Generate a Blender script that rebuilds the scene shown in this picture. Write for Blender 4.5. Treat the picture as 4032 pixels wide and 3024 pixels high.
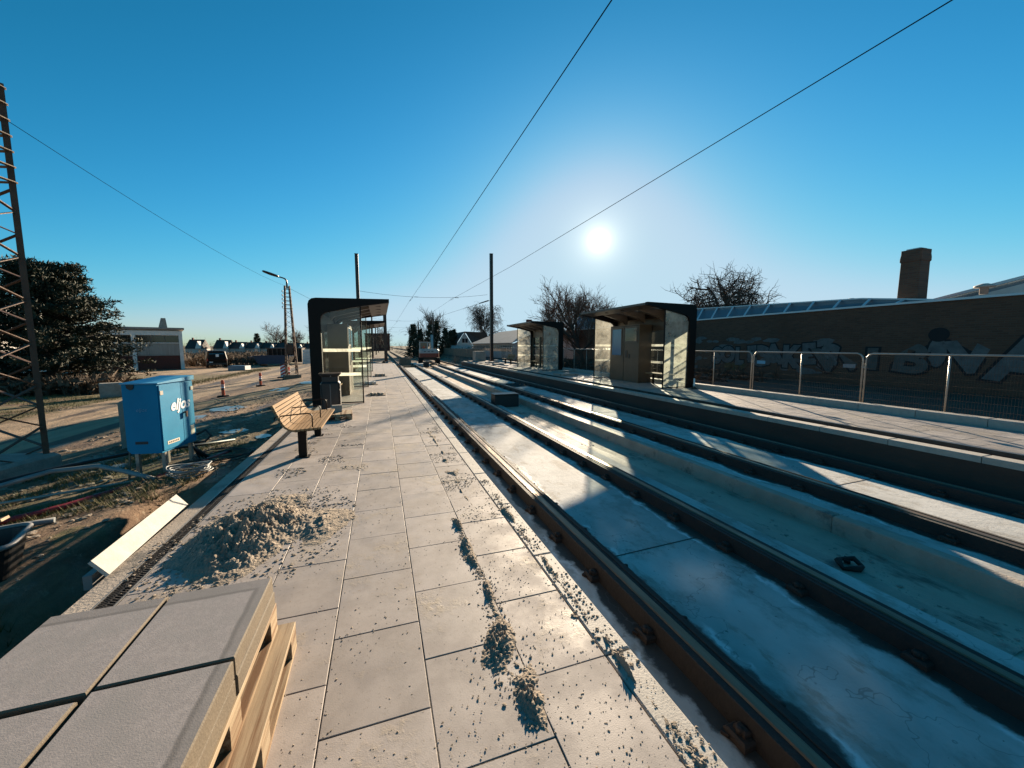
import bpy, bmesh, math, random
from mathutils import Vector, Matrix, noise
R=math.radians
sc=bpy.context.scene
for o in list(bpy.data.objects): bpy.data.objects.remove(o)
col=sc.collection
# ------------------------------------------------------------------ camera, sky, sun, exposure
CAMH=1.6
cam=bpy.data.objects.new('camera',bpy.data.cameras.new('camera')); col.objects.link(cam)
cam.location=(0,0,CAMH); cam.rotation_euler=(R(90-5.655),0,R(-18.86))
cam.data.sensor_width=36; cam.data.lens=36*0.3757; cam.data.clip_start=.05; cam.data.clip_end=6000
sc.camera=cam
AZ,EL=R(31.2),R(14.44)
SUNV=Vector((math.sin(AZ)*math.cos(EL),math.cos(AZ)*math.cos(EL),math.sin(EL)))
world=bpy.data.worlds.new('World'); sc.world=world; world.use_nodes=True
nt=world.node_tree; nt.nodes.clear()
wo=nt.nodes.new('ShaderNodeOutputWorld'); bg=nt.nodes.new('ShaderNodeBackground'); sky=nt.nodes.new('ShaderNodeTexSky')
sky.sky_type='NISHITA'; sky.sun_disc=False; sky.sun_elevation=EL; sky.sun_rotation=AZ
sky.altitude=0; sky.air_density=1.0; sky.dust_density=0.25; sky.ozone_density=5.0
sep=nt.nodes.new('ShaderNodeSeparateColor'); nt.links.new(sky.outputs[0],sep.inputs[0])
com=nt.nodes.new('ShaderNodeCombineColor')
def wm(op,a,b=None):
    n=nt.nodes.new('ShaderNodeMath'); n.operation=op
    for i,v in enumerate((a,b)):
        if v is None: continue
        if isinstance(v,(int,float)): n.inputs[i].default_value=v
        else: nt.links.new(v,n.inputs[i])
    return n.outputs[0]
# film response of the clear winter sky: deeper red channel overhead, pale towards the horizon
for ch,(k,p,mx) in enumerate(((.25,2.1,3.35),(.83,1.17,4.7),(.53,1.44,5.5))):
    y_=wm('MULTIPLY',wm('POWER',sep.outputs[ch],p),k)
    nt.links.new(wm('DIVIDE',y_,wm('POWER',wm('ADD',1.,wm('POWER',wm('DIVIDE',y_,mx),4.)),.25)),com.inputs[ch])
# the sun seen in the sky: a small bright disc with its aureole
tc=nt.nodes.new('ShaderNodeTexCoord'); dot=nt.nodes.new('ShaderNodeVectorMath'); dot.operation='DOT_PRODUCT'
nrm=nt.nodes.new('ShaderNodeVectorMath'); nrm.operation='NORMALIZE'
nt.links.new(tc.outputs['Generated'],nrm.inputs[0]); nt.links.new(nrm.outputs[0],dot.inputs[0]); dot.inputs[1].default_value=SUNV
cs=wm('MAXIMUM',dot.outputs['Value'],0)
glow=wm('ADD',wm('ADD',wm('MULTIPLY',wm('POWER',cs,9000.),8.),wm('MULTIPLY',wm('POWER',cs,2000.),2.8)),wm('MULTIPLY',wm('POWER',cs,420.),1.7))
gcol=nt.nodes.new('ShaderNodeVectorMath'); gcol.operation='SCALE'; gcol.inputs[0].default_value=(1.,.90,.70); nt.links.new(glow,gcol.inputs['Scale'])
addn=nt.nodes.new('ShaderNodeVectorMath'); addn.operation='ADD'
nt.links.new(com.outputs[0],addn.inputs[0]); nt.links.new(gcol.outputs[0],addn.inputs[1])
nt.links.new(addn.outputs[0],bg.inputs[0]); bg.inputs[1].default_value=0.056; nt.links.new(bg.outputs[0],wo.inputs[0])
sun=bpy.data.objects.new('sun',bpy.data.lights.new('sun','SUN')); col.objects.link(sun)
sun.data.energy=5.0; sun.data.angle=R(.53); sun.data.color=(1,.82,.60)
sun.rotation_euler=SUNV.to_track_quat('Z','Y').to_euler(); sun.location=(20,30,20)
vs=sc.view_settings; vs.view_transform='Standard'; vs.look='None'; vs.gamma=1; vs.exposure=1.5
try: vs.use_curve_mapping=False
except: pass
sc.render.engine='CYCLES'; sc.cycles.max_bounces=6; sc.cycles.transparent_max_bounces=16
sc.cycles.sample_clamp_indirect=4

# ------------------------------------------------------------------ helpers
rnd=random.Random(7)
class MB:
    def __init__(s): s.v=[]; s.f=[]; s.m=[]; s.sm=[]
    def add(s,vs,fs,mi=0,smooth=False):
        b=len(s.v); s.v+= [tuple(p) for p in vs]; s.f+=[tuple(i+b for i in f) for f in fs]; s.m+=[mi]*len(fs); s.sm+=[smooth]*len(fs); return s
    def box(s,c,d,rz=0,mi=0,M=None,ch=0):
        x,y,z=[k/2 for k in d]
        if ch:
            c2=min(ch,x*.9,y*.9)
            P=[(-x,-y,-z),(x,-y,-z),(x,y,-z),(-x,y,-z),(-x,-y,z-ch),(x,-y,z-ch),(x,y,z-ch),(-x,y,z-ch),(-x+c2,-y+c2,z),(x-c2,-y+c2,z),(x-c2,y-c2,z),(-x+c2,y-c2,z)]
            F=[(0,3,2,1),(0,1,5,4),(1,2,6,5),(2,3,7,6),(3,0,4,7),(4,5,9,8),(5,6,10,9),(6,7,11,10),(7,4,8,11),(8,9,10,11)]
        else:
            P=[(-x,-y,-z),(x,-y,-z),(x,y,-z),(-x,y,-z),(-x,-y,z),(x,-y,z),(x,y,z),(-x,y,z)]
            F=[(0,3,2,1),(4,5,6,7),(0,1,5,4),(1,2,6,5),(2,3,7,6),(3,0,4,7)]
        T=Matrix.Translation(c)@(M.to_4x4() if M else Matrix.Rotation(rz,4,'Z'))
        return s.add([T@Vector(p) for p in P],F,mi)
    def bx(s,x0,x1,y0,y1,z0,z1,mi=0,ch=0): return s.box(((x0+x1)/2,(y0+y1)/2,(z0+z1)/2),(abs(x1-x0),abs(y1-y0),abs(z1-z0)),0,mi,None,ch)
    def tube(s,path,r,n=6,mi=0,closed=False,caps=True):
        path=[Vector(p) for p in path]; N=len(path); rs=r if isinstance(r,(list,tuple)) else [r]*N
        b=len(s.v); up=None
        for i,p in enumerate(path):
            if closed: t=path[(i+1)%N]-path[i-1]
            else: t=path[min(i+1,N-1)]-path[max(i-1,0)]
            if t.length<1e-9: t=Vector((0,0,1))
            t.normalize()
            if up is None:
                up=Vector((0,0,1)) if abs(t.z)<.9 else Vector((0,1,0))
            a=t.cross(up)
            if a.length<1e-6: a=t.cross(Vector((1,0,0)))
            a.normalize(); up=a.cross(t); 
            for k in range(n):
                an=2*math.pi*k/n; s.v.append(tuple(p+(a*math.cos(an)+up*math.sin(an))*rs[i]))
        for i in range(N if closed else N-1):
            j=(i+1)%N
            for k in range(n):
                k2=(k+1)%n; s.f.append((b+i*n+k,b+i*n+k2,b+j*n+k2,b+j*n+k)); s.m.append(mi); s.sm.append(n>4)
        if caps and not closed and n>3:
            s.f.append(tuple(b+k for k in reversed(range(n)))); s.m.append(mi); s.sm.append(False)
            s.f.append(tuple(b+(N-1)*n+k for k in range(n))); s.m.append(mi); s.sm.append(False)
        return s
    def bar(s,a,b,w,h=None,mi=0):
        a=Vector(a);b=Vector(b);h=h or w;t=(b-a);L=t.length;q=t.to_track_quat('Z','Y').to_matrix()
        return s.box((a+b)/2,(w,h,L),0,mi,q)
    def prism(s,pts,fn,d0,d1,mi=0):
        n=len(pts); A=[fn(p,d0) for p in pts]; B=[fn(p,d1) for p in pts]
        F=[tuple(range(n))[::-1],tuple(range(n,2*n))]+[(i,(i+1)%n,n+(i+1)%n,n+i) for i in range(n)]
        return s.add(A+B,F,mi)
    def lathe(s,prof,c,n=16,mi=0,smooth=True):
        P=[];F=[];m=len(prof)
        for r,z in prof:
            for k in range(n): a=2*math.pi*k/n; P.append((c[0]+r*math.cos(a),c[1]+r*math.sin(a),c[2]+z))
        for i in range(m-1):
            for k in range(n): F.append((i*n+k,i*n+(k+1)%n,(i+1)*n+(k+1)%n,(i+1)*n+k))
        F.append(tuple(range(n))[::-1]); F.append(tuple((m-1)*n+k for k in range(n)))
        return s.add(P,F,mi,smooth)
    def mesh(s,name,mats):
        me=bpy.data.meshes.new(name); me.from_pydata(s.v,[],s.f)
        for m in (mats if isinstance(mats,(list,tuple)) else [mats]): me.materials.append(m)
        me.polygons.foreach_set('material_index',s.m); me.polygons.foreach_set('use_smooth',s.sm); me.update(); return me
    def build(s,name,mats,parent=None):
        o=bpy.data.objects.new(name,s.mesh(name,mats)); col.objects.link(o)
        if parent: o.parent=parent
        return o
def tag(o,label=None,cat=None,group=None,kind=None):
    if label: o['label']=label
    if cat: o['category']=cat
    if group: o['group']=group
    if kind: o['kind']=kind
    return o
def empty(name,loc=(0,0,0),rz=0,label=None,cat=None,group=None,kind=None):
    o=bpy.data.objects.new(name,None); col.objects.link(o); o.location=loc; o.rotation_euler=(0,0,rz); o.empty_display_size=.1
    return tag(o,label,cat,group,kind)
def copy_tree(o,parent=None):
    c=o.copy(); col.objects.link(c); c.parent=parent
    for ch in list(o.children): copy_tree(ch,c)
    return c
def inst(name,me,parent,loc,rz=0,scale=None):
    o=bpy.data.objects.new(name,me); col.objects.link(o); o.parent=parent; o.location=loc; o.rotation_euler=(0,0,rz)
    if scale: o.scale=scale
    return o
def nz(x,y,z=0): return noise.noise(Vector((x,y,z)))
# ------------------------------------------------------------------ materials
MATS={}
def mat(name,c1,c2=None,scale=4.,rough=.7,bump=0.,bscale=40.,metal=0.,stretch=(1,1,1),spec=.5,c3=None,s3=1.,t3=.62,random=0.,r2=None,coat=0.,detail=5):
    m=bpy.data.materials.new(name); m.use_nodes=True; n=m.node_tree.nodes; l=m.node_tree.links
    b=n['Principled BSDF']; b.inputs['Roughness'].default_value=rough; b.inputs['Metallic'].default_value=metal
    b.inputs['Specular IOR Level'].default_value=spec; b.inputs['Coat Weight'].default_value=coat
    c2=c2 or c1
    geo=n.new('ShaderNodeNewGeometry'); mp=n.new('ShaderNodeVectorMath'); mp.operation='MULTIPLY'; mp.inputs[1].default_value=stretch
    l.new(geo.outputs['Position'],mp.inputs[0])
    def nse(sc_,det=5,rg=.55):
        t=n.new('ShaderNodeTexNoise'); t.inputs['Scale'].default_value=sc_; t.inputs['Detail'].default_value=det; t.inputs['Roughness'].default_value=rg
        l.new(mp.outputs[0],t.inputs['Vector']); return t.outputs['Fac']
    def ramp(f,a,b_):
        r=n.new('ShaderNodeMapRange'); r.inputs['From Min'].default_value=a; r.inputs['From Max'].default_value=b_; l.new(f,r.inputs['Value']); return r.outputs[0]
    def mix(f,A,B,bt='MIX'):
        x=n.new('ShaderNodeMix'); x.data_type='RGBA'; x.blend_type=bt
        if isinstance(f,(int,float)): x.inputs[0].default_value=f
        else: l.new(f,x.inputs[0])
        for i,c in ((6,A),(7,B)):
            if isinstance(c,tuple): x.inputs[i].default_value=(*c[:3],1)
            else: l.new(c,x.inputs[i])
        return x.outputs[2]
    f=ramp(nse(scale,detail,.62),.3,.7); c=mix(f,c1,c2)
    if c3: c=mix(ramp(nse(s3,6,.65),t3,t3+.1),c,c3)
    if random:
        oi=n.new('ShaderNodeObjectInfo'); mr=n.new('ShaderNodeMapRange'); mr.inputs['To Min'].default_value=1-random; mr.inputs['To Max'].default_value=1+random; l.new(oi.outputs['Random'],mr.inputs['Value'])
        vm=n.new('ShaderNodeVectorMath'); vm.operation='SCALE'; l.new(c,vm.inputs[0]); l.new(mr.outputs[0],vm.inputs['Scale']); c=vm.outputs[0]
    l.new(c,b.inputs['Base Color'])
    if r2 is not None:
        mr=n.new('ShaderNodeMapRange'); mr.inputs['From Min'].default_value=.35; mr.inputs['From Max'].default_value=.65; mr.inputs['To Min'].default_value=rough; mr.inputs['To Max'].default_value=r2; l.new(nse(scale*2.3),mr.inputs['Value']); l.new(mr.outputs[0],b.inputs['Roughness'])
    if bump:
        bp=n.new('ShaderNodeBump'); bp.inputs['Strength'].default_value=bump; bp.inputs['Distance'].default_value=.02; l.new(nse(bscale,6,.6),bp.inputs['Height']); l.new(bp.outputs[0],b.inputs['Normal'])
    MATS[name]=m; m['n']=1
    return m
def tools(m):
    n=m.node_tree.nodes; l=m.node_tree.links
    geo=n.new('ShaderNodeNewGeometry'); sp=n.new('ShaderNodeSeparateXYZ'); l.new(geo.outputs['Position'],sp.inputs[0])
    def math_(op,a,b=0,c=0):
        k=n.new('ShaderNodeMath'); k.operation=op
        for i,v in enumerate((a,b,c)):
            if isinstance(v,(int,float)): k.inputs[i].default_value=v
            else: l.new(v,k.inputs[i])
        return k.outputs[0]
    def nse(sc_,det=5,rg=.6,st=(1,1,1)):
        mp=n.new('ShaderNodeVectorMath'); mp.operation='MULTIPLY'; mp.inputs[1].default_value=st; l.new(geo.outputs['Position'],mp.inputs[0])
        t=n.new('ShaderNodeTexNoise'); t.inputs['Scale'].default_value=sc_; t.inputs['Detail'].default_value=det; t.inputs['Roughness'].default_value=rg; l.new(mp.outputs[0],t.inputs['Vector']); return t.outputs['Fac']
    def ramp(f,a,b_,lo=0,hi=1):
        r=n.new('ShaderNodeMapRange'); r.inputs['From Min'].default_value=a; r.inputs['From Max'].default_value=b_; r.inputs['To Min'].default_value=lo; r.inputs['To Max'].default_value=hi; r.interpolation_type='SMOOTHSTEP'; l.new(f,r.inputs['Value']); return r.outputs[0]
    def mix(f,A,B):
        x=n.new('ShaderNodeMix'); x.data_type='RGBA'
        if isinstance(f,(int,float)): x.inputs[0].default_value=f
        else: l.new(f,x.inputs[0])
        for i,c in ((6,A),(7,B)):
            if isinstance(c,tuple): x.inputs[i].default_value=(*c[:3],1)
            else: l.new(c,x.inputs[i])
        return x.outputs[2]
    return n,l,sp,math_,nse,ramp,mix
def newmat(name):
    m=bpy.data.materials.new(name); m.use_nodes=True; return m,m.node_tree.nodes['Principled BSDF']
mat('paver',(.365,.325,.285),(.29,.26,.225),3.,.62,.07,90,c3=(.30,.22,.145),s3=2.1,t3=.66,random=.10,r2=.75)
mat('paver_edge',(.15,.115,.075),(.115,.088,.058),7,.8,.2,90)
mat('paver_stack_plain',(.27,.245,.235),(.225,.205,.20),5.,.5,.15,260,random=.05,r2=.35)
mat('kerb',(.42,.38,.33),(.31,.28,.245),9,.7,.15,90,random=.06)
mat('joint',(.05,.042,.035),(.09,.075,.06),8,.9,.4,60)
mat('sand',(.34,.275,.21),(.235,.185,.138),7,.95,.9,50,c3=(.17,.13,.095),s3=9,t3=.62)
mat('concrete',(.40,.335,.275),(.29,.24,.195),3,.75,.4,50,c3=(.14,.125,.11),s3=2.4,t3=.58)
mat('gutter',(.50,.40,.32),(.36,.285,.225),2.2,.8,.5,40,stretch=(1,.5,1),c3=(.17,.14,.115),s3=2.6,t3=.56)
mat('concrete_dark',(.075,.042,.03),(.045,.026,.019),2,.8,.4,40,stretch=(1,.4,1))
mat('rubber',(.009,.0065,.006),(.02,.013,.009),6,.75,.4,30)
mat('rail_steel',(.23,.155,.10),(.15,.095,.06),9,.36,.2,60,metal=.75,stretch=(1,.1,1),r2=.55)
mat('rail_side',(.035,.02,.013),(.018,.012,.009),9,.75,.3,60,stretch=(1,.2,1))
mat('black_metal',(.011,.0065,.0045),(.014,.008,.0055),3,.5,0,spec=.15)
mat('bronze',(.115,.08,.05),(.09,.062,.04),2,.42,0,metal=.25)
mat('bronze_roof',(.13,.09,.062),(.10,.07,.05),2,.5,0)
mat('dark_steel',(.05,.028,.02),(.075,.042,.03),3,.38,.1,30,metal=.4)
mat('rust_steel',(.14,.075,.045),(.08,.043,.028),7,.65,.3,50,metal=.2)
mat('galv',(.42,.38,.33),(.30,.27,.24),8,.42,.1,40,metal=.55)
mat('wood',(.62,.45,.28),(.48,.33,.19),6,.55,.25,60,stretch=(6,.6,6),random=.06)
mat('bench_wood',(.32,.205,.11),(.25,.155,.08),5,.8,.1,60,stretch=(8,.6,8),random=.06,spec=.12)
mat('pallet_wood',(.40,.30,.19),(.27,.19,.11),4,.75,.12,30,stretch=(14,.5,14),c3=(.15,.07,.025),s3=.9,t3=.47,random=.15)
mat('old_wood',(.23,.17,.115),(.14,.10,.07),5,.8,.4,50)
mat('white_sheet',(.48,.465,.42),(.38,.365,.325),9,.85,.1,40)
mat('white_paint',(.72,.70,.66),(.62,.60,.56),3,.5)
mat('blue_paint',(.001,.185,.34),(.002,.225,.40),2.2,.5,.05,30,c3=(.02,.20,.31),s3=5,t3=.66,spec=.2)
mat('blue_light',(.10,.33,.50),(.07,.28,.45),2.2,.38)
mat('orange_plastic',(.80,.095,.02),(.66,.07,.02),3,.45)
mat('red_paint',(.50,.035,.02),(.42,.03,.02),3,.5)
mat('black_plastic',(.012,.011,.011),(.018,.016,.015),4,.45)
mat('grey_plastic',(.22,.21,.20),(.16,.15,.145),4,.5)
mat('cable_grey',(.26,.27,.27),(.18,.19,.19),4,.5)
mat('cable_black',(.012,.012,.013),None,4,.5)
mat('red_hose',(.22,.012,.018),None,4,.5)
mat('wire',(.008,.008,.009),None,4,.9,spec=0.)
mat('wire_grey',(.10,.12,.14),None,4,.5)
mat('skip_blue',(.012,.03,.075),(.03,.04,.06),2,.6)
mat('machine_white',(.42,.42,.40),(.33,.33,.31),3,.4)
mat('machine_orange',(.25,.035,.014),(.20,.03,.012),3,.45)
mat('dark_glass',(.01,.013,.016),None,4,.08,spec=.8)
mat('screen',(.05,.18,.30),(.06,.21,.34),1,.12,spec=.7)  # reflection of the blue sky painted into the display's base colour
mat('bark',(.075,.052,.038),(.045,.032,.025),9,.9,.6,30)
mat('twig',(.115,.078,.055),(.075,.05,.038),5,.85)
mat('twig_red',(.20,.115,.075),(.13,.075,.05),5,.85)
mat('needles',(.010,.015,.005),(.026,.032,.009),1.3,.75)
mat('needles_far',(.025,.033,.016),(.05,.05,.025),1.,.8)
mat('shrub',(.13,.085,.05),(.08,.055,.035),1.5,.9)
mat('grass',(.11,.10,.025),(.17,.14,.05),3,.8,c3=(.22,.16,.07),s3=4,t3=.55)
mat('roof_dark',(.055,.04,.034),(.04,.03,.026),4,.75,.3,20)
mat('roof_grey',(.30,.27,.24),(.22,.20,.18),1.2,.7,.2,12)
mat('plaster',(.50,.44,.40),(.42,.37,.33),2,.8)
mat('plaster_white',(.72,.66,.60),(.62,.57,.52),2,.8)
mat('red_brick',(.12,.032,.02),(.08,.022,.016),8,.85,.2,30)
mat('corrugated',(.34,.31,.27),(.24,.215,.19),2.2,.6,.2,10,stretch=(2.5,1,.3),c3=(.2,.15,.1),s3=1.2,t3=.6)
mat('zinc',(.15,.19,.23),(.12,.15,.18),1.5,.38,.1,10,metal=.3)
mat('zinc_light',(.55,.60,.63),None,2,.4,metal=.3)
mat('graffiti_fill',(.15,.15,.145),(.085,.085,.082),4,.8,c3=(.06,.05,.045),s3=5,t3=.6)
mat('graffiti_dim',(.11,.108,.10),(.075,.068,.06),4,.8)
mat('graffiti_line',(.012,.011,.012),None,4,.8)
mat('graffiti_yellow',(.12,.08,.03),(.08,.055,.02),4,.8)
mat('paint_mark',(.82,.83,.82),(.75,.77,.77),6,.5)
mat('label_paper',(.70,.62,.48),(.6,.52,.4),6,.6)
mat('print_dark',(.03,.03,.035),None,6,.6)
mat('soil',(.085,.06,.042),(.05,.036,.026),4,.95,.8,30)
mat('stone',(.35,.31,.26),(.22,.195,.165),6,.85,.5,30)
def stack_mat():
    m,b=newmat('paver_stack'); n,l,sp,mt,nse,ramp,mix=tools(m)
    c=mix(ramp(nse(60,3,.6),.35,.65),(.31,.272,.255),(.26,.228,.215))
    c=mix(ramp(nse(4,5,.6),.4,.65),c,(.25,.225,.21))
    # damp margin left where the stack was wrapped, along its far and right edges
    w=mt('MULTIPLY',mt('SUBTRACT',nse(7,3,.5),.5),.02)
    d=mt('MAXIMUM',mt('ADD',mt('SUBTRACT',sp.outputs['Y'],2.04),w),mt('ADD',mt('ADD',sp.outputs['X'],.60),w))
    k=ramp(d,-.012,.004); line=mt('MULTIPLY',ramp(d,-.012,.0),ramp(d,.02,.004))
    c=mix(mt('MULTIPLY',k,.45),c,(.13,.115,.10)); c=mix(mt('MULTIPLY',line,.5),c,(.09,.078,.068))
    l.new(c,b.inputs['Base Color']); b.inputs['Roughness'].default_value=.55
    l.new(ramp(nse(420,1,.3),.70,.72,.58,.12),b.inputs['Roughness'])
    bp=n.new('ShaderNodeBump'); bp.inputs['Strength'].default_value=.2; bp.inputs['Distance'].default_value=.004; l.new(nse(260,3,.5),bp.inputs['Height']); l.new(bp.outputs[0],b.inputs['Normal'])
    MATS['paver_stack']=m
stack_mat()
def paver_mat():
    m,b=newmat('paver'); n,l,sp,mt,nse,ramp,mix=tools(m)
    oi=n.new('ShaderNodeObjectInfo'); rv=n.new('ShaderNodeMapRange'); rv.inputs['To Min'].default_value=.86; rv.inputs['To Max'].default_value=1.10; l.new(oi.outputs['Random'],rv.inputs['Value'])
    c=mix(ramp(nse(5,7,.62),.33,.67),(.375,.323,.290),(.30,.257,.23))
    c=mix(mt('MULTIPLY',ramp(nse(45,4,.7),.55,.7),.5),c,(.22,.19,.16))
    vm=n.new('ShaderNodeVectorMath'); vm.operation='SCALE'; l.new(c,vm.inputs[0]); l.new(rv.outputs[0],vm.inputs['Scale'])
    sandy=mt('MULTIPLY',ramp(nse(1.25,8,.7),.50,.64),ramp(nse(16,6,.7),.40,.60))
    c=mix(mt('MULTIPLY',sandy,.75),vm.outputs[0],(.37,.295,.21))
    c=mix(mt('MULTIPLY',ramp(nse(2.6,7,.72),.63,.72),.65),c,(.22,.145,.085))
    c=mix(mt('MULTIPLY',ramp(nse(.7,5,.6),.55,.75),.35),c,(.20,.18,.165))
    l.new(c,b.inputs['Base Color']); b.inputs['Specular IOR Level'].default_value=.4
    l.new(ramp(nse(3,5,.6),.35,.65,.55,.8),b.inputs['Roughness'])
    bp=n.new('ShaderNodeBump'); bp.inputs['Strength'].default_value=.35; bp.inputs['Distance'].default_value=.006
    l.new(mt('ADD',mt('MULTIPLY',nse(170,3,.6),.25),mt('MULTIPLY',sandy,nse(55,5,.7))),bp.inputs['Height']); l.new(bp.outputs[0],b.inputs['Normal'])
    MATS['paver']=m
paver_mat()
# icy concrete of the track slab: wet and dark along the rails, frost in between
def slab_mat(name,railx):
    m,b=newmat(name); n,l,sp,mt,nse,ramp,mix=tools(m)
    c=mix(ramp(nse(1.1,7,.62,(1,.55,1)),.36,.64),(.56,.55,.53),(.40,.395,.38))
    c=mix(mt('MULTIPLY',ramp(nse(3.3,8,.72,(1,.7,1)),.47,.66),.75),c,(.30,.285,.26))       # dirt worn into the frost
    c=mix(mt('MULTIPLY',ramp(nse(1.9,8,.68,(1.3,.5,1)),.56,.62),.6),c,(.27,.235,.195))      # brown silt
    wet=None
    for rx in railx:
        d=mt('ABSOLUTE',mt('SUBTRACT',sp.outputs['X'],rx))
        w=ramp(mt('ADD',d,mt('MULTIPLY',nse(1.7,8,.66,(1,.8,1)),-.46)),.035,-.01)
        wet=w if wet is None else mt('MAXIMUM',wet,w)
    rim=None
    for rx in railx:
        d=mt('ABSOLUTE',mt('SUBTRACT',sp.outputs['X'],rx)); e=mt('ADD',d,mt('MULTIPLY',nse(1.7,8,.66,(1,.8,1)),-.46)); q=mt('MULTIPLY',ramp(e,.03,.05),ramp(e,.10,.06))
        rim=q if rim is None else mt('MAXIMUM',rim,q)
    c=mix(mt('MULTIPLY',rim,ramp(nse(2.4,3,.5),.48,.6)),c,(.70,.70,.70))                    # ice crust at the edge of the melt
    c=mix(wet,c,(.06,.054,.048))
    crack=ramp(mt('ABSOLUTE',mt('SUBTRACT',nse(.8,5,.6),.5)),.0035,.001); c=mix(mt('MULTIPLY',crack,.5),c,(.16,.15,.14))
    spots=ramp(nse(23,3,.55),.70,.75); c=mix(mt('MULTIPLY',spots,.8),c,(.10,.085,.07))
    l.new(c,b.inputs['Base Color']); b.inputs['Specular IOR Level'].default_value=.18
    rg=mt('SUBTRACT',.82,mt('MULTIPLY',wet,.4)); l.new(rg,b.inputs['Roughness'])
    bp=n.new('ShaderNodeBump'); bp.inputs['Strength'].default_value=.5; bp.inputs['Distance'].default_value=.012; l.new(nse(14,8,.68),bp.inputs['Height']); l.new(bp.outputs[0],b.inputs['Normal'])
    return m
slab1=slab_mat('slab_concrete',[1.86,3.37]); slab2=slab_mat('slab_concrete_far',[5.44,6.95])
# brick of the long wall
def brick_mat(name,c1,c2,mortar,axis='YZ',scale=1.):
    m,b=newmat(name); n,l,sp,mt,nse,ramp,mix=tools(m)
    cx=n.new('ShaderNodeCombineXYZ'); l.new(sp.outputs[axis[0]],cx.inputs[0]); l.new(sp.outputs[axis[1]],cx.inputs[1])
    bt=n.new('ShaderNodeTexBrick'); bt.inputs['Scale'].default_value=scale; bt.inputs['Brick Width'].default_value=.24; bt.inputs['Row Height'].default_value=.072; bt.inputs['Mortar Size'].default_value=.012; bt.inputs['Mortar Smooth'].default_value=.3
    bt.inputs['Color1'].default_value=(*c1,1); bt.inputs['Color2'].default_value=(*c2,1); bt.inputs['Mortar'].default_value=(*mortar,1); l.new(cx.outputs[0],bt.inputs['Vector'])
    c=mix(mt('MULTIPLY',ramp(nse(.5,6,.6),.45,.7),.6),bt.outputs['Color'],tuple(k*.55 for k in c1))
    c=mix(ramp(nse(6,4,.7,(1,.5,3)),.62,.7),c,tuple(k*1.5 for k in c2))
    l.new(c,b.inputs['Base Color']); b.inputs['Roughness'].default_value=.9
    bp=n.new('ShaderNodeBump'); bp.inputs['Strength'].default_value=.6; bp.inputs['Distance'].default_value=.01; bp.invert=True; l.new(bt.outputs['Fac'],bp.inputs['Height']); l.new(bp.outputs[0],b.inputs['Normal'])
    return m
wallbrick=brick_mat('wall_brick',(.145,.07,.042),(.10,.048,.03),(.11,.068,.046))
chimbrick=brick_mat('chimney_brick',(.19,.085,.05),(.14,.06,.038),(.13,.09,.065),'YZ')
# ground
def ground_mat():
    m,b=newmat('ground'); n,l,sp,mt,nse,ramp,mix=tools(m)
    X,Y=sp.outputs['X'],sp.outputs['Y']
    dirt=mix(ramp(nse(1.6,7,.66,(1,.35,1)),.36,.64),(.105,.058,.032),(.26,.165,.095))
    dirt=mix(ramp(nse(9,4,.6),.60,.72),dirt,(.28,.21,.14))
    road=mix(ramp(nse(2.2,7,.6,(1,.12,1)),.35,.7),(.40,.275,.17),(.28,.185,.11))
    road=mix(ramp(nse(.9,3,.5,(1,.04,1)),.57,.66),road,(.10,.07,.05))
    wob=mt('MULTIPLY',mt('SUBTRACT',nse(.35,4,.6),.5),3.2)
    xx=mt('ADD',X,wob)
    # the dirt road beside the building site, X -10.5 .. -6.4
    rm=mt('MULTIPLY',ramp(xx,-6.3,-7.0),ramp(xx,-11.2,-10.4))
    lot=mt('MULTIPLY',ramp(mt('ADD',Y,wob),37,39.5),ramp(xx,-11.5,-12.5)); lot=mt('MULTIPLY',lot,ramp(Y,70,55))
    c=mix(mt('MAXIMUM',rm,lot),dirt,road)
    gm=mt('MULTIPLY',ramp(xx,-10.5,-11.0),ramp(nse(.55,6,.6),.38,.52)); gm=mt('MULTIPLY',gm,mt('SUBTRACT',1,lot))
    gm2=mt('MULTIPLY',mt('MULTIPLY',ramp(nse(1.1,6,.65),.50,.58),ramp(X,-2.3,-3.2)),ramp(X,-6.6,-5.8)); gm2=mt('MULTIPLY',gm2,ramp(Y,11,8))
    grassc=mix(ramp(nse(3,6,.7),.35,.65),(.07,.065,.018),(.18,.13,.05))
    c=mix(mt('MAXIMUM',gm,gm2),c,grassc)
    rightm=ramp(X,10.6,11.2); c=mix(rightm,c,mix(ramp(nse(2,5,.6),.4,.6),(.045,.034,.024),(.075,.055,.036)))
    far=ramp(Y,60,110); c=mix(far,c,mix(ramp(nse(.08,5,.6),.4,.6),(.12,.085,.05),(.09,.08,.04)))
    l.new(c,b.inputs['Base Color']); b.inputs['Roughness'].default_value=.92
    l.new(ramp(nse(.8,5,.6,(1,.4,1)),.36,.44,.55,.95),b.inputs['Roughness'])
    bp=n.new('ShaderNodeBump'); bp.inputs['Strength'].default_value=.9; bp.inputs['Distance'].default_value=.05; l.new(nse(7,7,.7,(1,.6,1)),bp.inputs['Height']); l.new(bp.outputs[0],b.inputs['Normal'])
    return m
groundm=ground_mat()
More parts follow.
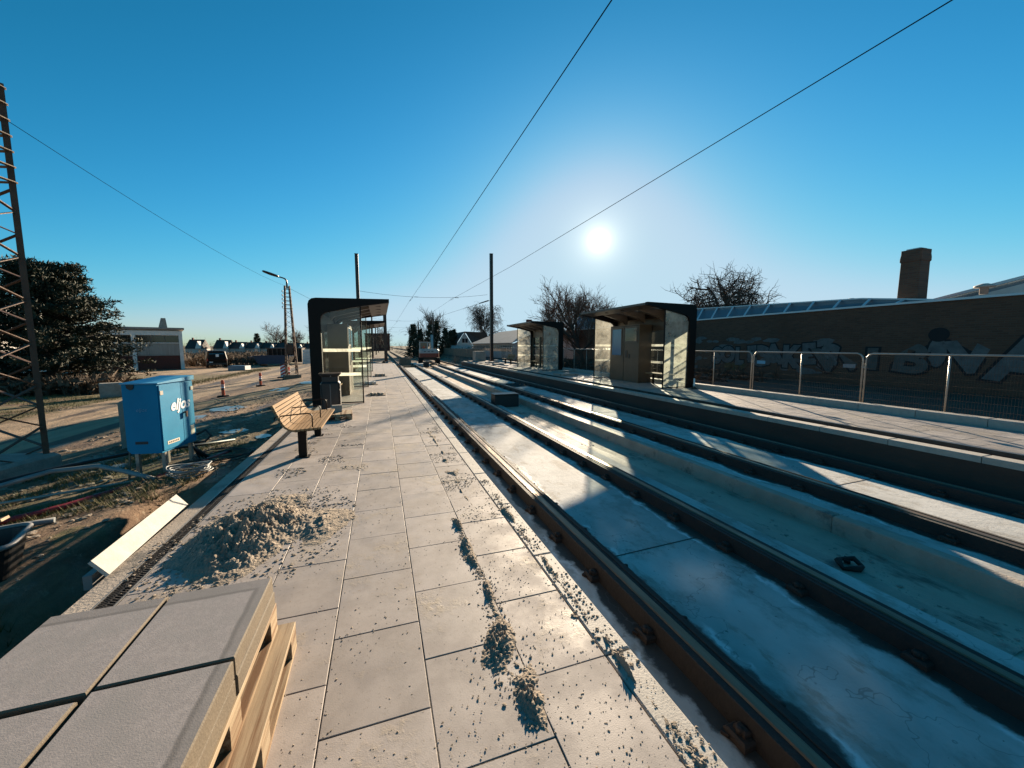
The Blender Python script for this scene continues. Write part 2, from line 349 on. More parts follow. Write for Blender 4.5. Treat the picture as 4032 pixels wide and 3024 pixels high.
def glass_mat(name,dust,tintc=(.86,.90,.88),gl=.09):
    m=bpy.data.materials.new(name); m.use_nodes=True; n=m.node_tree.nodes; l=m.node_tree.links; n.clear()
    out=n.new('ShaderNodeOutputMaterial'); tr=n.new('ShaderNodeBsdfTransparent'); tr.inputs[0].default_value=(*tintc,1)
    gs=n.new('ShaderNodeBsdfGlossy'); gs.inputs['Roughness'].default_value=.04
    tl=n.new('ShaderNodeBsdfTranslucent'); tl.inputs[0].default_value=(.8,.76,.68,1); df=n.new('ShaderNodeBsdfDiffuse'); df.inputs[0].default_value=(.6,.57,.52,1)
    dm=n.new('ShaderNodeMixShader'); dm.inputs[0].default_value=.35; l.new(tl.outputs[0],dm.inputs[1]); l.new(df.outputs[0],dm.inputs[2])
    geo=n.new('ShaderNodeNewGeometry'); no=n.new('ShaderNodeTexNoise'); no.inputs['Scale'].default_value=3.; no.inputs['Detail'].default_value=7; no.inputs['Roughness'].default_value=.65; l.new(geo.outputs['Position'],no.inputs['Vector'])
    mr=n.new('ShaderNodeMapRange'); mr.inputs['From Min'].default_value=.3; mr.inputs['From Max'].default_value=.75; mr.inputs['To Min'].default_value=dust*.35; mr.inputs['To Max'].default_value=dust*1.7; l.new(no.outputs['Fac'],mr.inputs['Value'])
    m1=n.new('ShaderNodeMixShader'); l.new(mr.outputs[0],m1.inputs[0]); l.new(tr.outputs[0],m1.inputs[1]); l.new(dm.outputs[0],m1.inputs[2])
    dt=n.new('ShaderNodeVectorMath'); dt.operation='DOT_PRODUCT'; l.new(geo.outputs['Incoming'],dt.inputs[0]); l.new(geo.outputs['Normal'],dt.inputs[1])
    ab=n.new('ShaderNodeMath'); ab.operation='ABSOLUTE'; l.new(dt.outputs['Value'],ab.inputs[0]); om=n.new('ShaderNodeMath'); om.operation='SUBTRACT'; om.inputs[0].default_value=1; l.new(ab.outputs[0],om.inputs[1])
    pw=n.new('ShaderNodeMath'); pw.operation='POWER'; pw.inputs[1].default_value=5; l.new(om.outputs[0],pw.inputs[0]); fr=n.new('ShaderNodeMath'); fr.operation='MULTIPLY_ADD'; fr.inputs[1].default_value=.9; fr.inputs[2].default_value=.03; l.new(pw.outputs[0],fr.inputs[0])
    m2=n.new('ShaderNodeMixShader'); l.new(fr.outputs[0],m2.inputs[0]); l.new(m1.outputs[0],m2.inputs[1]); l.new(gs.outputs[0],m2.inputs[2]); l.new(m2.outputs[0],out.inputs[0])
    return m
MATS['glass']=glass_mat('glass',.003); MATS['glass_mid']=glass_mat('glass_hazed',.16); MATS['glass_dusty']=glass_mat('glass_dusty',.42); MATS['skylight']=glass_mat('frosted_glass',.75,(.8,.83,.85)); MATS['band']=glass_mat('white_band',.80)
def ice_mat():
    m,b=newmat('ice'); b.inputs['Base Color'].default_value=(.16,.18,.19,1); b.inputs['Roughness'].default_value=.3; return m
MATS['ice']=ice_mat()
M=MATS
# ------------------------------------------------------------------ ground
ZR=.14      # right platform
def gz(x,y):
    if y>36.9 and -2.2<x<10.7: return -.50+.05*nz(x*.8,y*.8)
    if x>-1.85 and x<10.62: return -.75
    if x>=10.62: return .08+.03*nz(x*.7,y*.7)
    z=-.28-.42*min(1,max(0,(-x-3)/6.)) + (.035*nz(x*.9,y*.35,3)+.02*nz(x*3,y*1.1,9)+.012*nz(x*7,y*6,5))*(1 if x>-30 else 0)
    if y<6.2 and x>-2.75:           # open trench along the platform
        t=min(1,(6.2-y)/.8)*min(1,max(0,(x+2.72)/.16)); z-=.42*t
    if x<-60 or y>120: z=min(z,-.7)
    return z
xs=[-2500,-900,-400,-200,-120,-80,-60,-45,-36,-30,-26,-23,-20,-18]+[-16.5+.5*i for i in range(12)]+[-10.5+.25*i for i in range(20)]+[-5.5+.1*i for i in range(37)]+[-1.84,-1.0,4,7.5,9.5,10.6,10.63,11.2,12,13,15,18,25,40,80,150,300,800,2500]
ys=[-400,-60,-20,-8,-4,-2]+[-1+.16*i for i in range(63)]+[9.2+.3*i for i in range(40)]+[21.5+.6*i for i in range(25)]+[36.85,36.95,38,40,42,44,47,50,54,58,63,70,80,95,120,160,250,500,1200,3500]
g=MB(); nx=len(xs); ny=len(ys)
g.v=[(x,y,gz(x,y)) for y in ys for x in xs]
for j in range(ny-1):
    for i in range(nx-1): g.f.append((j*nx+i,j*nx+i+1,(j+1)*nx+i+1,(j+1)*nx+i))
g.m=[0]*len(g.f); g.sm=[True]*len(g.f)
tag(g.build('ground',groundm),kind='structure')
# ------------------------------------------------------------------ left platform
YE=37.3; Y0=-3.
pf=MB(); pf.bx(-1.86,1.05,Y0,YE,-.6,-.075,0); pf.bx(-1.86,-1.722,Y0,YE,-.07,-.004,1); pf.bx(-1.60,1.05,Y0,YE-.01,-.072,-.0035,2)
platform=tag(pf.build('platform',[M['concrete'],M['concrete'],M['joint']]),kind='structure')
cols=[(-1.602,-1.186),(-1.186,-.734),(-.734,-.29),(-.29,.165),(.165,.634),(.634,1.055)]
PL=.571; G=.0055
def paver_mesh(w,l,name='paver',mm='paver'):
    b=MB(); b.box((0,0,-.03),(w-G,l-G,.06),0,0,None,.0022); return b.mesh(name,M[mm])
def pave(parent,cols,y0,y1,ysplit,ztop,seed,off=(1.594,1.869)):
    r=random.Random(seed); rest=MB(); cnt=0
    for ci,(a,b) in enumerate(cols):
        me=paver_mesh(b-a,PL); o0=off[(ci+1)%2]; k=math.floor((y0-o0)/PL)
        while True:
            yc=o0+PL*(k+.5); k+=1
            if yc-PL/2<y0: continue
            if yc+PL/2>y1: break
            dz=r.uniform(-.0018,.0018)
            if yc<ysplit:
                o=inst('paver',me,parent,((a+b)/2,yc,ztop+dz)); o.rotation_euler=(r.uniform(-.003,.003),r.uniform(-.003,.003),r.uniform(-.003,.003)); cnt+=1
            else: rest.box(((a+b)/2,yc,ztop-.03+dz),(b-a-G,PL-G,.06))
    if rest.v: tag(rest.build('distant_pavers',M['paver'],parent),kind='stuff')
    return cnt
pave(platform,cols,-1.2,YE,25.5,0,1)
kb=MB(); kb.box((0,0,-.11),(.149,.99,.22),0,0,None,.008); kme=kb.mesh('kerb_stone',M['kerb'])
for i in range(40):
    inst('kerb_stone',kme,platform,(1.137,-1.9+1.0*i,rnd.uniform(-.002,.002)))
# drainage channel with a cast iron grating
dr=MB(); dr.bx(-1.722,-1.604,Y0,YE,-.2,-.05,0); dr.bx(-1.720,-1.712,Y0,YE,-.05,-.001,1); dr.bx(-1.612,-1.604,Y0,YE,-.05,-.001,1)
drain=tag(dr.build('drain_channel',[M['black_plastic'],M['galv']]),kind='structure')
gm=MB()
for k in range(20):
    y=-.25+.025*k+.0125
    gm.box((-.022,y,-.008),(.05,.009,.012),.45); gm.box((.022,y,-.008),(.05,.009,.012),-.45)
gm.box((0,0,-.009),(.010,.5,.012)); gm.box((-.047,0,-.008),(.006,.5,.012)); gm.box((.047,0,-.008),(.006,.5,.012))
gme=gm.mesh('grating',M['rubber'])
for i in range(44): inst('grating',gme,drain,(-1.662,2.0+.503*i,0))
# ------------------------------------------------------------------ track beds
ZS1,ZT1=-.43,-.30; ZS2,ZT2=-.33,-.20
b=MB(); b.bx(1.05,3.88,Y0,YE,-.8,ZS1); tag(b.build('track_slab',slab1),kind='structure')
b=MB(); b.bx(3.88,4.80,Y0,YE,-.8,-.52); tag(b.build('track_gutter',M['gutter']),kind='structure')
b=MB(); b.bx(4.94,7.52,Y0,YE,-.8,ZS2); tag(b.build('track_slab',slab2),kind='structure')
# low upstand wall between the tracks, cast in lengths
mw=empty('track_divider_wall',(0,0,0),0,'low cast concrete upstand wall running between the two tracks','wall')
y=Y0; i=0
while y<YE-1:
    L=2.9; bb=MB(); bb.bx(4.80,4.938,y+.004,y+L-.004,-.8,ZS2+.012+rnd.uniform(-.004,.004),0,.01); bb.build('wall_segment',M['concrete'],mw); y+=L
# expansion joints across the slabs
b=MB()
for y in (3.05,9.2,15.3,21.4,27.5): b.box((2.6,y,ZS1+.002),(1.2,.012,.004),.04); b.box((6.2,y+.4,ZS2+.002),(1.2,.012,.004),.03)
tag(b.build('slab_joint_lines',M['joint']),kind='structure')
# rails
def rail(xc,zt,side,label,ylong=150):
    zs=zt-.13; t=empty('grooved_rail',(xc,0,zt),0,label,'rail','grooved rails of the two tracks')
    s=side
    b=MB(); prof=[(-.135,-.13),(.135,-.13),(.112,-.02),(.108,-.006),(.078*1,-.006),(-.078,-.006),(-.108,-.006),(-.112,-.02)]
    b.prism(prof,lambda p,d:(p[0],d,p[1]),Y0,YE); b.build('rubber_jacket',M['rubber'],t)
    # running head and guard lip with the groove between them
    b=MB(); b.prism([(-.055,-.05),(.02,-.05),(.02,-.004),(.012,.003),(-.047,.003),(-.055,-.004)],lambda p,d:(p[0]*s,d,p[1]),Y0,ylong); b.build('rail_head',M['rail_steel'],t)
    b=MB(); b.prism([(.052,-.05),(.074,-.05),(.074,-.002),(.056,.0)],lambda p,d:(p[0]*s,d,p[1]),Y0,ylong); b.build('guard_lip',M['rail_side'],t)
    b=MB(); b.bx(-.05,.05,YE,ylong,-.16,-.051); b.build('rail_web',M['rail_side'],t)
    c=MB(); c.box((-.165*s,0,-.108),(.085,.13,.045),0,0,None,.012); c.box((-.15*s,0,-.075),(.045,.07,.035),0,0,None,.01); c.lathe([(.018,0),(.018,.03),(.008,.034)],(-.17*s,0,-.086),7); c.box((-.20*s,.05,-.118),(.05,.04,.02),.4); ce=c.mesh('rail_clip',M['rail_side'])
    c=MB(); c.box((.165*s,0,-.108),(.085,.13,.045),0,0,None,.012); c.box((.15*s,0,-.075),(.045,.07,.035),0,0,None,.01); c.lathe([(.018,0),(.018,.03),(.008,.034)],(.17*s,0,-.086),7); cf=c.mesh('rail_clip',M['rail_side'])
    y=.62
    while y<36.5:
        inst('rail_clip',ce,t,(0,y+rnd.uniform(-.02,.02),0)); inst('rail_clip',cf,t,(0,y+rnd.uniform(-.02,.02),0)); y+=.72
rail(1.86,ZT1,1,'dark grooved rail nearest the left platform edge')
rail(3.37,ZT1,-1,'second grooved rail from the left platform, beside the sunken gutter')
rail(5.44,ZT2,1,'grooved rail just right of the low concrete upstand wall')
rail(6.95,ZT2,-1,'grooved rail nearest the right platform wall')
# ------------------------------------------------------------------ right platform
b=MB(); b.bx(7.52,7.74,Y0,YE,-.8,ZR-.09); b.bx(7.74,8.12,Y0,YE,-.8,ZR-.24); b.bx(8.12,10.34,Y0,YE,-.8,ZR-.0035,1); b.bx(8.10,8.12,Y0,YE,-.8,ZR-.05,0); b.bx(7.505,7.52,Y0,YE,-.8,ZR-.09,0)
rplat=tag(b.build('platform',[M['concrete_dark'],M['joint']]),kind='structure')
kb=MB(); kb.box((0,0,-.044),(.235,.99,.088),0,0,None,.008); kme2=kb.mesh('kerb_stone',M['kerb'])
for i in range(36): inst('kerb_stone',kme2,rplat,(7.6245,1.2+1.0*i,ZR+rnd.uniform(-.002,.002)))
rc=[8.12,8.565,9.01,9.455,9.90,10.34]
pave(rplat,list(zip(rc,rc[1:])),1.0,YE,20.5,ZR,2)
kb=MB(); kb.box((0,0,-.1),(.278,.99,.35),0,0,None,.012); kme3=kb.mesh('kerb_stone',M['kerb'])
bk=empty('back_kerb',(0,0,0),0,'raised concrete kerb along the back of the right platform','kerb')
for i in range(35): inst('kerb_stone',kme3,bk,(10.482,1.2+1.0*i,.215+rnd.uniform(-.003,.003)))
# ------------------------------------------------------------------ shelters
def shelter(xb,y0,sg,zb,label,kiosk,benches,g0='glass',g1='glass'):
    t=empty('tram_shelter',(xb,y0,zb),0,label,'shelter','shelters on the two platforms')
    L=4.6; W=2.05
    P=lambda u,v,w:(sg*u,v,w)
    out=[(0,-.2),(0,2.70),(.03,2.79),(.10,2.85),(.2,2.87),(1.2,2.885),(W,2.90)]
    inn=[(.29,-.2),(.29,2.28),(.31,2.38),(.36,2.45),(.45,2.50),(1.2,2.66),(W,2.80)]
    for v0 in (0,L-.13):
        b=MB(); n=len(out)
        V=[P(u,v0,w) for u,w in out]+[P(u,v0,w) for u,w in inn]+[P(u,v0+.13,w) for u,w in out]+[P(u,v0+.13,w) for u,w in inn]
        F=[]
        for i in range(n-1):
            F+=[(i,i+1,n+i+1,n+i),(2*n+i,3*n+i,3*n+i+1,2*n+i+1),(i,2*n+i,2*n+i+1,i+1),(n+i,n+i+1,3*n+i+1,3*n+i)]
        F.append((n-1,3*n-1,4*n-1,2*n-1))
        b.add(V,F); b.build('end_frame',M['black_metal'],t)
    # roof: ribs, front soffit, skylights, roof sheet
    roof=MB(); roof.prism([(1.50,2.735),(W,2.815),(W,2.885),(1.5,2.87)],lambda p,d:P(p[0],d,p[1]),.132,L-.132); rf=roof.build('roof_edge',M['bronze_roof'],t)
    for k in range(4):
        b=MB(); b.box(P(1.72,.75+k*1.05,2.765),(.22,.06,.012),0,0); b.build('soffit_slot',M['black_metal'],rf)
    b=MB(); b.prism([(.10,2.55),(.42,2.53),(.42,2.858),(.10,2.84)],lambda p,d:P(p[0],d,p[1]),.132,L-.132); b.build('rear_gutter',M['black_metal'],rf)
    for k in range(3):
        v=L*(k+1)/4; b=MB(); b.prism([(.42,2.35),(.55,2.47),(1.5,2.72),(1.5,2.85),(.42,2.85)],lambda p,d:P(p[0],d,p[1]),v-.09,v+.09); b.build('roof_rib',M['bronze_roof'],rf)
    for k in range(4):
        b=MB(); v0=L*k/4+(.14 if k==0 else .092); v1=L*(k+1)/4-(.14 if k==3 else .092); b.prism([(.43,2.79),(1.49,2.83),(1.49,2.842),(.43,2.802)],lambda p,d:P(p[0],d,p[1]),v0,v1); b.build('skylight',M['skylight'],rf)
    # back wall
    b=MB(); b.bx(sg*.10,sg*.16,.132,L-.132,2.05,2.548); b.build('back_fascia',M['bronze'],t)
    for v in (.14,1.35,3.15,L-.14-.0):
        b=MB(); b.bx(sg*.10,sg*.20,v-(.0 if v<1 else .04),v+(.08 if v<1 else .04 if v<4 else 0),0.0,2.049); b.build('back_post',M['bronze'],t)
    for (v0,v1) in ((.225,1.305),(1.395,3.105),(3.195,4.42)):
        b=MB(); b.bx(sg*.125,sg*.135,v0,v1,.08,2.045); p=b.build('back_pane',M['glass'],t)
        for z in (.78,1.44):
            b=MB(); b.add([(sg*.118,v0+.02,z),(sg*.118,v1-.02,z),(sg*.118,v1-.02,z+.085),(sg*.118,v0+.02,z+.085)],[(0,1,2,3)]); b.build('white_band',M['band'],p)
    # end glass with dark edge bar
    for v in (.065,L-.065):
        b=MB(); b.prism([(.293,.05),(1.27,.05),(1.27,2.66),(.48,2.50),(.37,2.44),(.293,2.27)],lambda p,d:P(p[0],d,p[1]),v-.005,v+.005); p=b.build('end_pane',M[g0 if v<1 else g1],t)
        b=MB(); b.bx(sg*1.272,sg*1.305,v-.018,v+.018,.0,2.70); b.bx(sg*.293,sg*1.272,v-.014,v+.014,.015,.048); b.build('pane_edge_bar',M['black_metal'],p)
        for z in (.78,1.44):
            b=MB(); b.add([(sg*.31,v-.009,z),(sg*1.25,v-.009,z),(sg*1.25,v-.009,z+.085),(sg*.31,v-.009,z+.085)],[(0,1,2,3)]); b.build('white_band',M['band'],p)
    if kiosk:
        b=MB(); b.bx(sg*.205,sg*.80,2.05,4.02,.0,2.30,0,.01); kk=b.build('machine_cabinet',M['bronze'],t)
        f=sg*.803
        b=MB(); b.bx(f-sg*.004,f+sg*.006,3.02,3.03,.05,2.25); b.bx(f-sg*.004,f+sg*.006,2.06,4.01,2.255,2.27); b.build('door_gap',M['black_metal'],kk)
        b=MB(); b.bx(f,f+sg*.016,3.16,3.90,1.03,2.20); s=b.build('screen_frame',M['bronze_roof'],kk)
        b=MB(); b.bx(f+sg*.0165,f+sg*.02,3.21,3.85,1.08,2.15); b.build('screen',M['screen'],s)
        b=MB(); b.bx(f,f+sg*.014,2.14,2.98,1.60,2.22); s=b.build('display_frame',M['bronze_roof'],kk)
        b=MB(); b.bx(f+sg*.0145,f+sg*.018,2.19,2.93,1.65,2.17); b.build('display_pane',M['dark_glass'],s)
        b=MB(); b.bx(f,f+sg*.012,2.78,2.92,.98,1.28); b.build('card_reader',M['black_plastic'],kk)
        b=MB(); b.bx(f,f+sg*.012,2.62,2.70,.95,1.13); b.build('ticket_slot',M['black_plastic'],kk)
    # seat
    for (v0,v1) in benches:
        st=MB(); st.bx(sg*.35,sg*.40,v0+.15,v0+.21,.0,.40); st.bx(sg*.35,sg*.40,v1-.21,v1-.15,.0,.40); s=st.build('seat_support',M['black_metal'],t)
        for k in range(6):
            b=MB(); b.bx(sg*(.22+k*.066),sg*(.277+k*.066),v0,v1,.402,.432); b.build('seat_slat',M['bench_wood'],s)
    return t
shelter(-1.77,11.45,1,0,'near dark shelter on the left platform beside bench and litter bin',True,[(.4,1.9)])
shelter(-1.77,21.2,1,0,'farther dark shelter on the left platform behind the near one',False,[(.4,1.9)])
shelter(10.38,10.65,-1,ZR,'near bronze shelter with cabinet and screen painted with sky reflection on the right platform',True,[(.35,1.85),(4.05,4.45)],'glass_dusty','glass_mid')
shelter(10.38,20.9,-1,ZR,'farther shelter on the right platform between fence and track',False,[(3.1,4.3)],'glass_dusty','glass_mid')
# ------------------------------------------------------------------ benches
def bench(loc,rz,label):
    t=empty('park_bench',loc,rz,label,'bench','slatted benches on the platforms')
    # local x = forward, y = along the bench, two centre legs
    L=1.72; sp=.055; x,z=.23,.435; prof=[(x,z,-.03)]
    for k in range(6): x-=sp; z-=.003; prof.append((x,z,.05))
    for a in (.30,.62,.92,1.08,1.14,1.17,1.18,1.19): x-=math.cos(a)*sp; z+=math.sin(a)*sp; prof.append((x,z,a))
    br=[]; bk=[]
    for (px,pz,pa) in prof:
        nx,nz_=-math.sin(pa),-math.cos(pa); br.append((px+nx*.017,pz+nz_*.017)); bk.append((px+nx*.05,pz+nz_*.05))
    for (x,z,a) in prof:
        b=MB(); Rm=Matrix.Rotation(a,3,'Y'); b.box((x,0,z),(.044,L,.028),0,0,Rm); b.build('bench_slat',M['bench_wood'],t)
    for y in (-.70,.70):
        b=MB(); b.box((-.02,y,.19),(.11,.07,.40),0,0,None); leg=b.build('leg',M['black_metal'],t)
        b=MB(); n=len(br)
        V=[(p[0],y-.022,p[1]) for p in br]+[(p[0],y-.022,p[1]) for p in bk]+[(p[0],y+.022,p[1]) for p in br]+[(p[0],y+.022,p[1]) for p in bk]; F=[]
        for i in range(n-1): F+=[(i,n+i,n+i+1,i+1),(2*n+i,2*n+i+1,3*n+i+1,3*n+i),(n+i,3*n+i,3*n+i+1,n+i+1),(i,i+1,2*n+i+1,2*n+i)]
        F+=[(0,2*n,3*n,n),(n-1,2*n-1,4*n-1,3*n-1)]; b.add(V,F); b.build('bracket',M['black_metal'],leg)
        b=MB(); b.box((-.02,y,.006),(.18,.15,.012)); b.build('foot_plate',M['black_metal'],leg)
    for y in (-.78,.0,.78):
        b=MB(); b.tube([(.13,y,.44),(.13,y,.60),(.11,y,.635),(.07,y,.645),(-.30,y,.62),(-.34,y,.60),(-.345,y,.57)],.009,6); b.build('armrest',M['black_metal'],t)
    return t
bench((-1.08,6.84,0),0,'slatted wooden bench on the left platform facing the tracks')
bench((9.75,29.6,ZR),math.pi,'slatted wooden bench on the right platform beyond the far shelter')
# ------------------------------------------------------------------ litter bin
t=empty('litter_bin',(-1.17,10.28,0),.05,'tall black litter bin standing in front of the left shelter','bin')
def rrect(w,d,r,n=4):
    P=[]
    for cx,cy,a0 in ((w/2-r,d/2-r,0),(-w/2+r,d/2-r,90),(-w/2+r,-d/2+r,180),(w/2-r,-d/2+r,270)):
        for i in range(n+1): a=R(a0+90*i/n); P.append((cx+r*math.cos(a),cy+r*math.sin(a)))
    return P
def loft(b,secs,mi=0):
    n=len(secs[0][0]); V=[];F=[]
    for P,z in secs: V+=[(x,y,z) for x,y in P]
    for i in range(len(secs)-1): F+=[(i*n+k,i*n+(k+1)%n,(i+1)*n+(k+1)%n,(i+1)*n+k) for k in range(n)]
    F.append(tuple(range(n))[::-1]); F.append(tuple((len(secs)-1)*n+k for k in range(n)))
    b.add(V,F,mi,False)
b=MB(); loft(b,[(rrect(.44,.40,.06),0),(rrect(.44,.40,.06),.70),(rrect(.36,.34,.05),.745),(rrect(.36,.34,.05),.86),(rrect(.46,.42,.05),.91),(rrect(.46,.42,.05),.925)]); b.build('bin_body',M['black_plastic'],t)
b=MB(); b.box((0,0,.936),(.50,.46,.018),0,0,None,.006); b.build('lid',M['dark_steel'],t)
b=MB(); b.box((.0,-.2035,.35),(.012,.006,.66)); b.build('door_seam',M['grey_plastic'],t)
for x in (-.205,.205):
    b=MB(); b.tube([(x,-.21,.02),(x,-.21,.70)],.008,5); b.build('corner_trim',M['dark_steel'],t)
b=MB(); b.lathe([(.014,0),(.014,.012),(.006,.018)],(0,0,0),10); o=b.build('lock',M['galv'],t); o.rotation_euler=(R(90),0,0); o.location=(.02,-.214,.88)
b=MB(); b.lathe([(.014,0),(.014,.012),(.006,.018)],(0,0,0),10); o=b.build('lock',M['galv'],t); o.rotation_euler=(R(90),0,0); o.location=(-.20,-.204,.70)
# ------------------------------------------------------------------ pallets, pavers in stack
def pallet(loc,rz,label,W=.8,L=1.2,H=.144):
    t=empty('wooden_pallet',loc,rz,label,'pallet')
    for x in (-.3325,-.17,0,.17,.3325):
        b=MB(); b.box((x*W/.8,0,H-.011),(.10 if abs(x)<.3 else .135,L,.022),0,0,None,.002); b.build('deck_board',M['pallet_wood'],t)
    for y in (-.54,0,.54):
        b=MB(); b.box((0,y*L/1.2,H-.034),(W,.115,.022)); b.build('stringer_board',M['pallet_wood'],t)
        for x in (-.35,0,.35):
            b=MB(); b.box((x*W/.8,y*L/1.2,.061),(.10,.11,.078)); b.build('block',M['pallet_wood'],t)
    for x in (-.35,0,.35):
        b=MB(); b.box((x*W/.8,0,.011),(.10,L,.022)); b.build('base_board',M['pallet_wood'],t)
    return t
pallet((-.865,1.575,0),R(.6),'lower wooden pallet with rust stained boards under the paver stack')
pallet((-.945,1.545,.145),R(0),'upper wooden pallet carrying the stack of grey pavers')
spots=[(-.755,1.862,'right far',0),(-1.175,1.845,'left far',.004),(-.757,1.318,'right near',-.004),(-1.18,1.288,'left near',.006)]
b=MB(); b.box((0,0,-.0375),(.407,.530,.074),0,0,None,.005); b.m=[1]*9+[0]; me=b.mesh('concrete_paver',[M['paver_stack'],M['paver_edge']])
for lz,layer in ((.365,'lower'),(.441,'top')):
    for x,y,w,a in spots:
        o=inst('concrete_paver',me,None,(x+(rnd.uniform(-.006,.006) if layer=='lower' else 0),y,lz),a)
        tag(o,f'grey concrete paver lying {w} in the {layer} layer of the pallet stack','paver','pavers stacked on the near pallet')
b=MB()   # damp rim left along the far edge of the stack
# sand heap on the platform
def heap(name,cx,cy,rx,ry,h,label,seed,rot=.3,n=70,rough=1.,z0=0.,m='sand'):
    b=MB(); V=[];F=[]
    for j in range(n):
        for i in range(n):
            u=(i/(n-1)-.5)*2; v=(j/(n-1)-.5)*2
            x=cx+rx*1.25*(u*math.cos(rot)-v*math.sin(rot)*.7); y=cy+ry*1.25*(v*math.cos(rot)+u*math.sin(rot)*.7)
            r=math.hypot(u,v)*(1+.35*nz(x*2.1,y*2.1,seed))
            e=max(0,1-r*1.12); e=e*e*(3-2*e)
            ridge=.55+.5*nz(x*3.2,y*3.2,seed+1)+rough*(.42*abs(nz(x*7,y*7,seed+2))+.34*nz(x*14,y*14,seed+3)+.30*abs(nz(x*30,y*30,seed+4))+.16*nz(x*62,y*62,seed+5))
            V.append((x,y,z0-.012+h*e*max(.05,ridge)+(.018*e if e>0 else 0)))
    for j in range(n-1):
        for i in range(n-1): F.append((j*n+i,j*n+i+1,(j+1)*n+i+1,(j+1)*n+i))
    b.add(V,F,0,False); return tag(b.build(name,M[m]),label,'sand heap')
heap('sand_heap',-1.10,3.74,.50,.84,.19,'rough heap of damp sand dumped on the pavers behind the stack',3,.35,170)
heap('sand_heap',-.56,3.70,.30,.46,.06,'thin spread of sand beside the larger heap',11,.2,60)
# low ridges of swept sand: real relief that feathers out into the pavers
def ridge(x0,x1,y0,y1,fc,fw,h,label,seed,step=.0085):
    nx_=int((x1-x0)/step); ny_=int((y1-y0)/step); V=[];F=[]
    for j in range(ny_):
        y=y0+j*step; c=fc(y); w=fw(y); fade=min(1,(y-y0)/.15,(y1-y)/.15)
        for i in range(nx_):
            x=x0+i*step; d=abs(x-c)/max(.004,w)
            e=math.exp(-d*d)*fade
            z=h*(e*(.75+.6*nz(x*14,y*14,seed)+.7*abs(nz(x*38,y*38,seed+1))+.45*nz(x*85,y*85,seed+2))*(.55+1.5*max(-.2,nz(x*5.,y*5.,seed+6)+.12))-.30)
            V.append((x,y,max(-.004,z)))
    for j in range(ny_-1):
        for i in range(nx_-1):
            a=j*nx_+i; q=(a,a+1,a+nx_+1,a+nx_)
            if max(V[k][2] for k in q)>-.0035: F.append(q)
    b=MB(); b.add(V,F,0,False); return tag(b.build('sand_ridge',M['sand']),label,None,None,'stuff')
ridge(.40,.76,1.25,3.5,lambda y:.615+.03*nz(y*2.3,1.,7)-.05*math.exp(-((y-1.78)/.25)**2),lambda y:.022+.022*max(0,nz(y*3.,5,2)+.3)+.085*math.exp(-((y-1.78)/.20)**2),.030,'ridge of sand swept along a paver joint in the foreground',3)
ridge(1.03,1.215,.7,3.6,lambda y:1.11+.03*nz(y*2.5,2,2),lambda y:.03*max(0.05,.45+1.2*nz(y*2.2,3,3)),.028,'broken ridge of sand along the platform kerb',13)
ridge(.62,1.06,3.6,7.6,lambda y:.83+.12*nz(y*1.1,9,2),lambda y:.16*max(0.02,.1+1.3*nz(y*2.6,3,8)),.016,'thin drifts of sand on the pavers beside the kerb',23,.014)
# loose clods of sand
ICO=[(0,0,1),(.89,0,.45),(.28,.85,.45),(-.72,.53,.45),(-.72,-.53,.45),(.28,-.85,.45),(.72,.53,-.3),(-.28,.85,-.3),(-.89,0,-.3),(-.28,-.85,-.3),(.72,-.53,-.3)]
ICF=[(0,1,2),(0,2,3),(0,3,4),(0,4,5),(0,5,1),(1,6,2),(2,7,3),(3,8,4),(4,9,5),(5,10,1),(2,6,7),(3,7,8),(4,8,9),(5,9,10),(1,10,6)]
def clods(name,fn,n,smin,smax,label,seed,m='sand',z=0,flat=.42):
    r=random.Random(seed); b=MB(); c=0; tries=0
    while c<n and tries<n*60:
        tries+=1; p=fn(r)
        if p is None: continue
        s=smin+(smax-smin)*r.random()**3; a=r.random()*6.28; ca,sa=math.cos(a),math.sin(a)
        V=[]
        for (x,y,zz) in ICO:
            k=s*(.7+.6*r.random()); X=x*k*1.25;Y=y*k; V.append((p[0]+X*ca-Y*sa,p[1]+X*sa+Y*ca,(p[2] if len(p)>2 else z)+max(-.002,zz*k*flat+.25*s)))
        b.add(V,ICF,0,False); c+=1
    return tag(b.build(name,M[m]),label,None,None,'stuff')
def f_scatter(r):
    y=.5+7*r.random()**1.6; x=-1.55+2.75*r.random()
    d=.25+.75*max(0,nz(x*1.4,y*1.4,40)+.35)+(.7 if x>.62 else 0)
    return (x,y) if r.random()<d*.7*(1 if y<4 else .5) else None
clods('sand_crumbs',f_scatter,11000,.0008,.0050,'small crumbs of sand scattered over the pavers',5)
def f_joint(r):
    y=1.35+2.1*r.random(); c=.60+.06*nz(y*2.3,1.,7); w=.014+.035*max(0,nz(y*2.,5,2)+.2)+(.075*math.exp(-((y-1.75)/.22)**2))
    return (r.gauss(c-.05*math.exp(-((y-1.75)/.3)**2),w),y)
clods('sand_crumbs',f_joint,1500,.0015,.009,'ridge of sand clods along the third paver joint',6)
def f_kerb(r):
    y=.75+3.6*r.random()**1.3; 
    if nz(y*2.6,3,3)<-.12: return None
    return (r.gauss(1.115+.02*nz(y*3,1,1),.036),y)
clods('sand_crumbs',f_kerb,1100,.0015,.011,'sand clods lying along the platform kerb',8)
def f_heap(r):
    a=r.random()*6.28; q=.35+.85*r.random(); return (-1.02+.62*q*math.cos(a)+.2*q*math.sin(a)*.3,3.74+.92*q*math.sin(a))
clods('sand_crumbs',f_heap,3200,.002,.014,'clods fallen around the sand heap',9)
def f_strip(r):
    y=3.2+5*r.random(); x=.64+.42*r.random(); return (x,y) if nz(x*2,y*3.0,21)>.0 else None
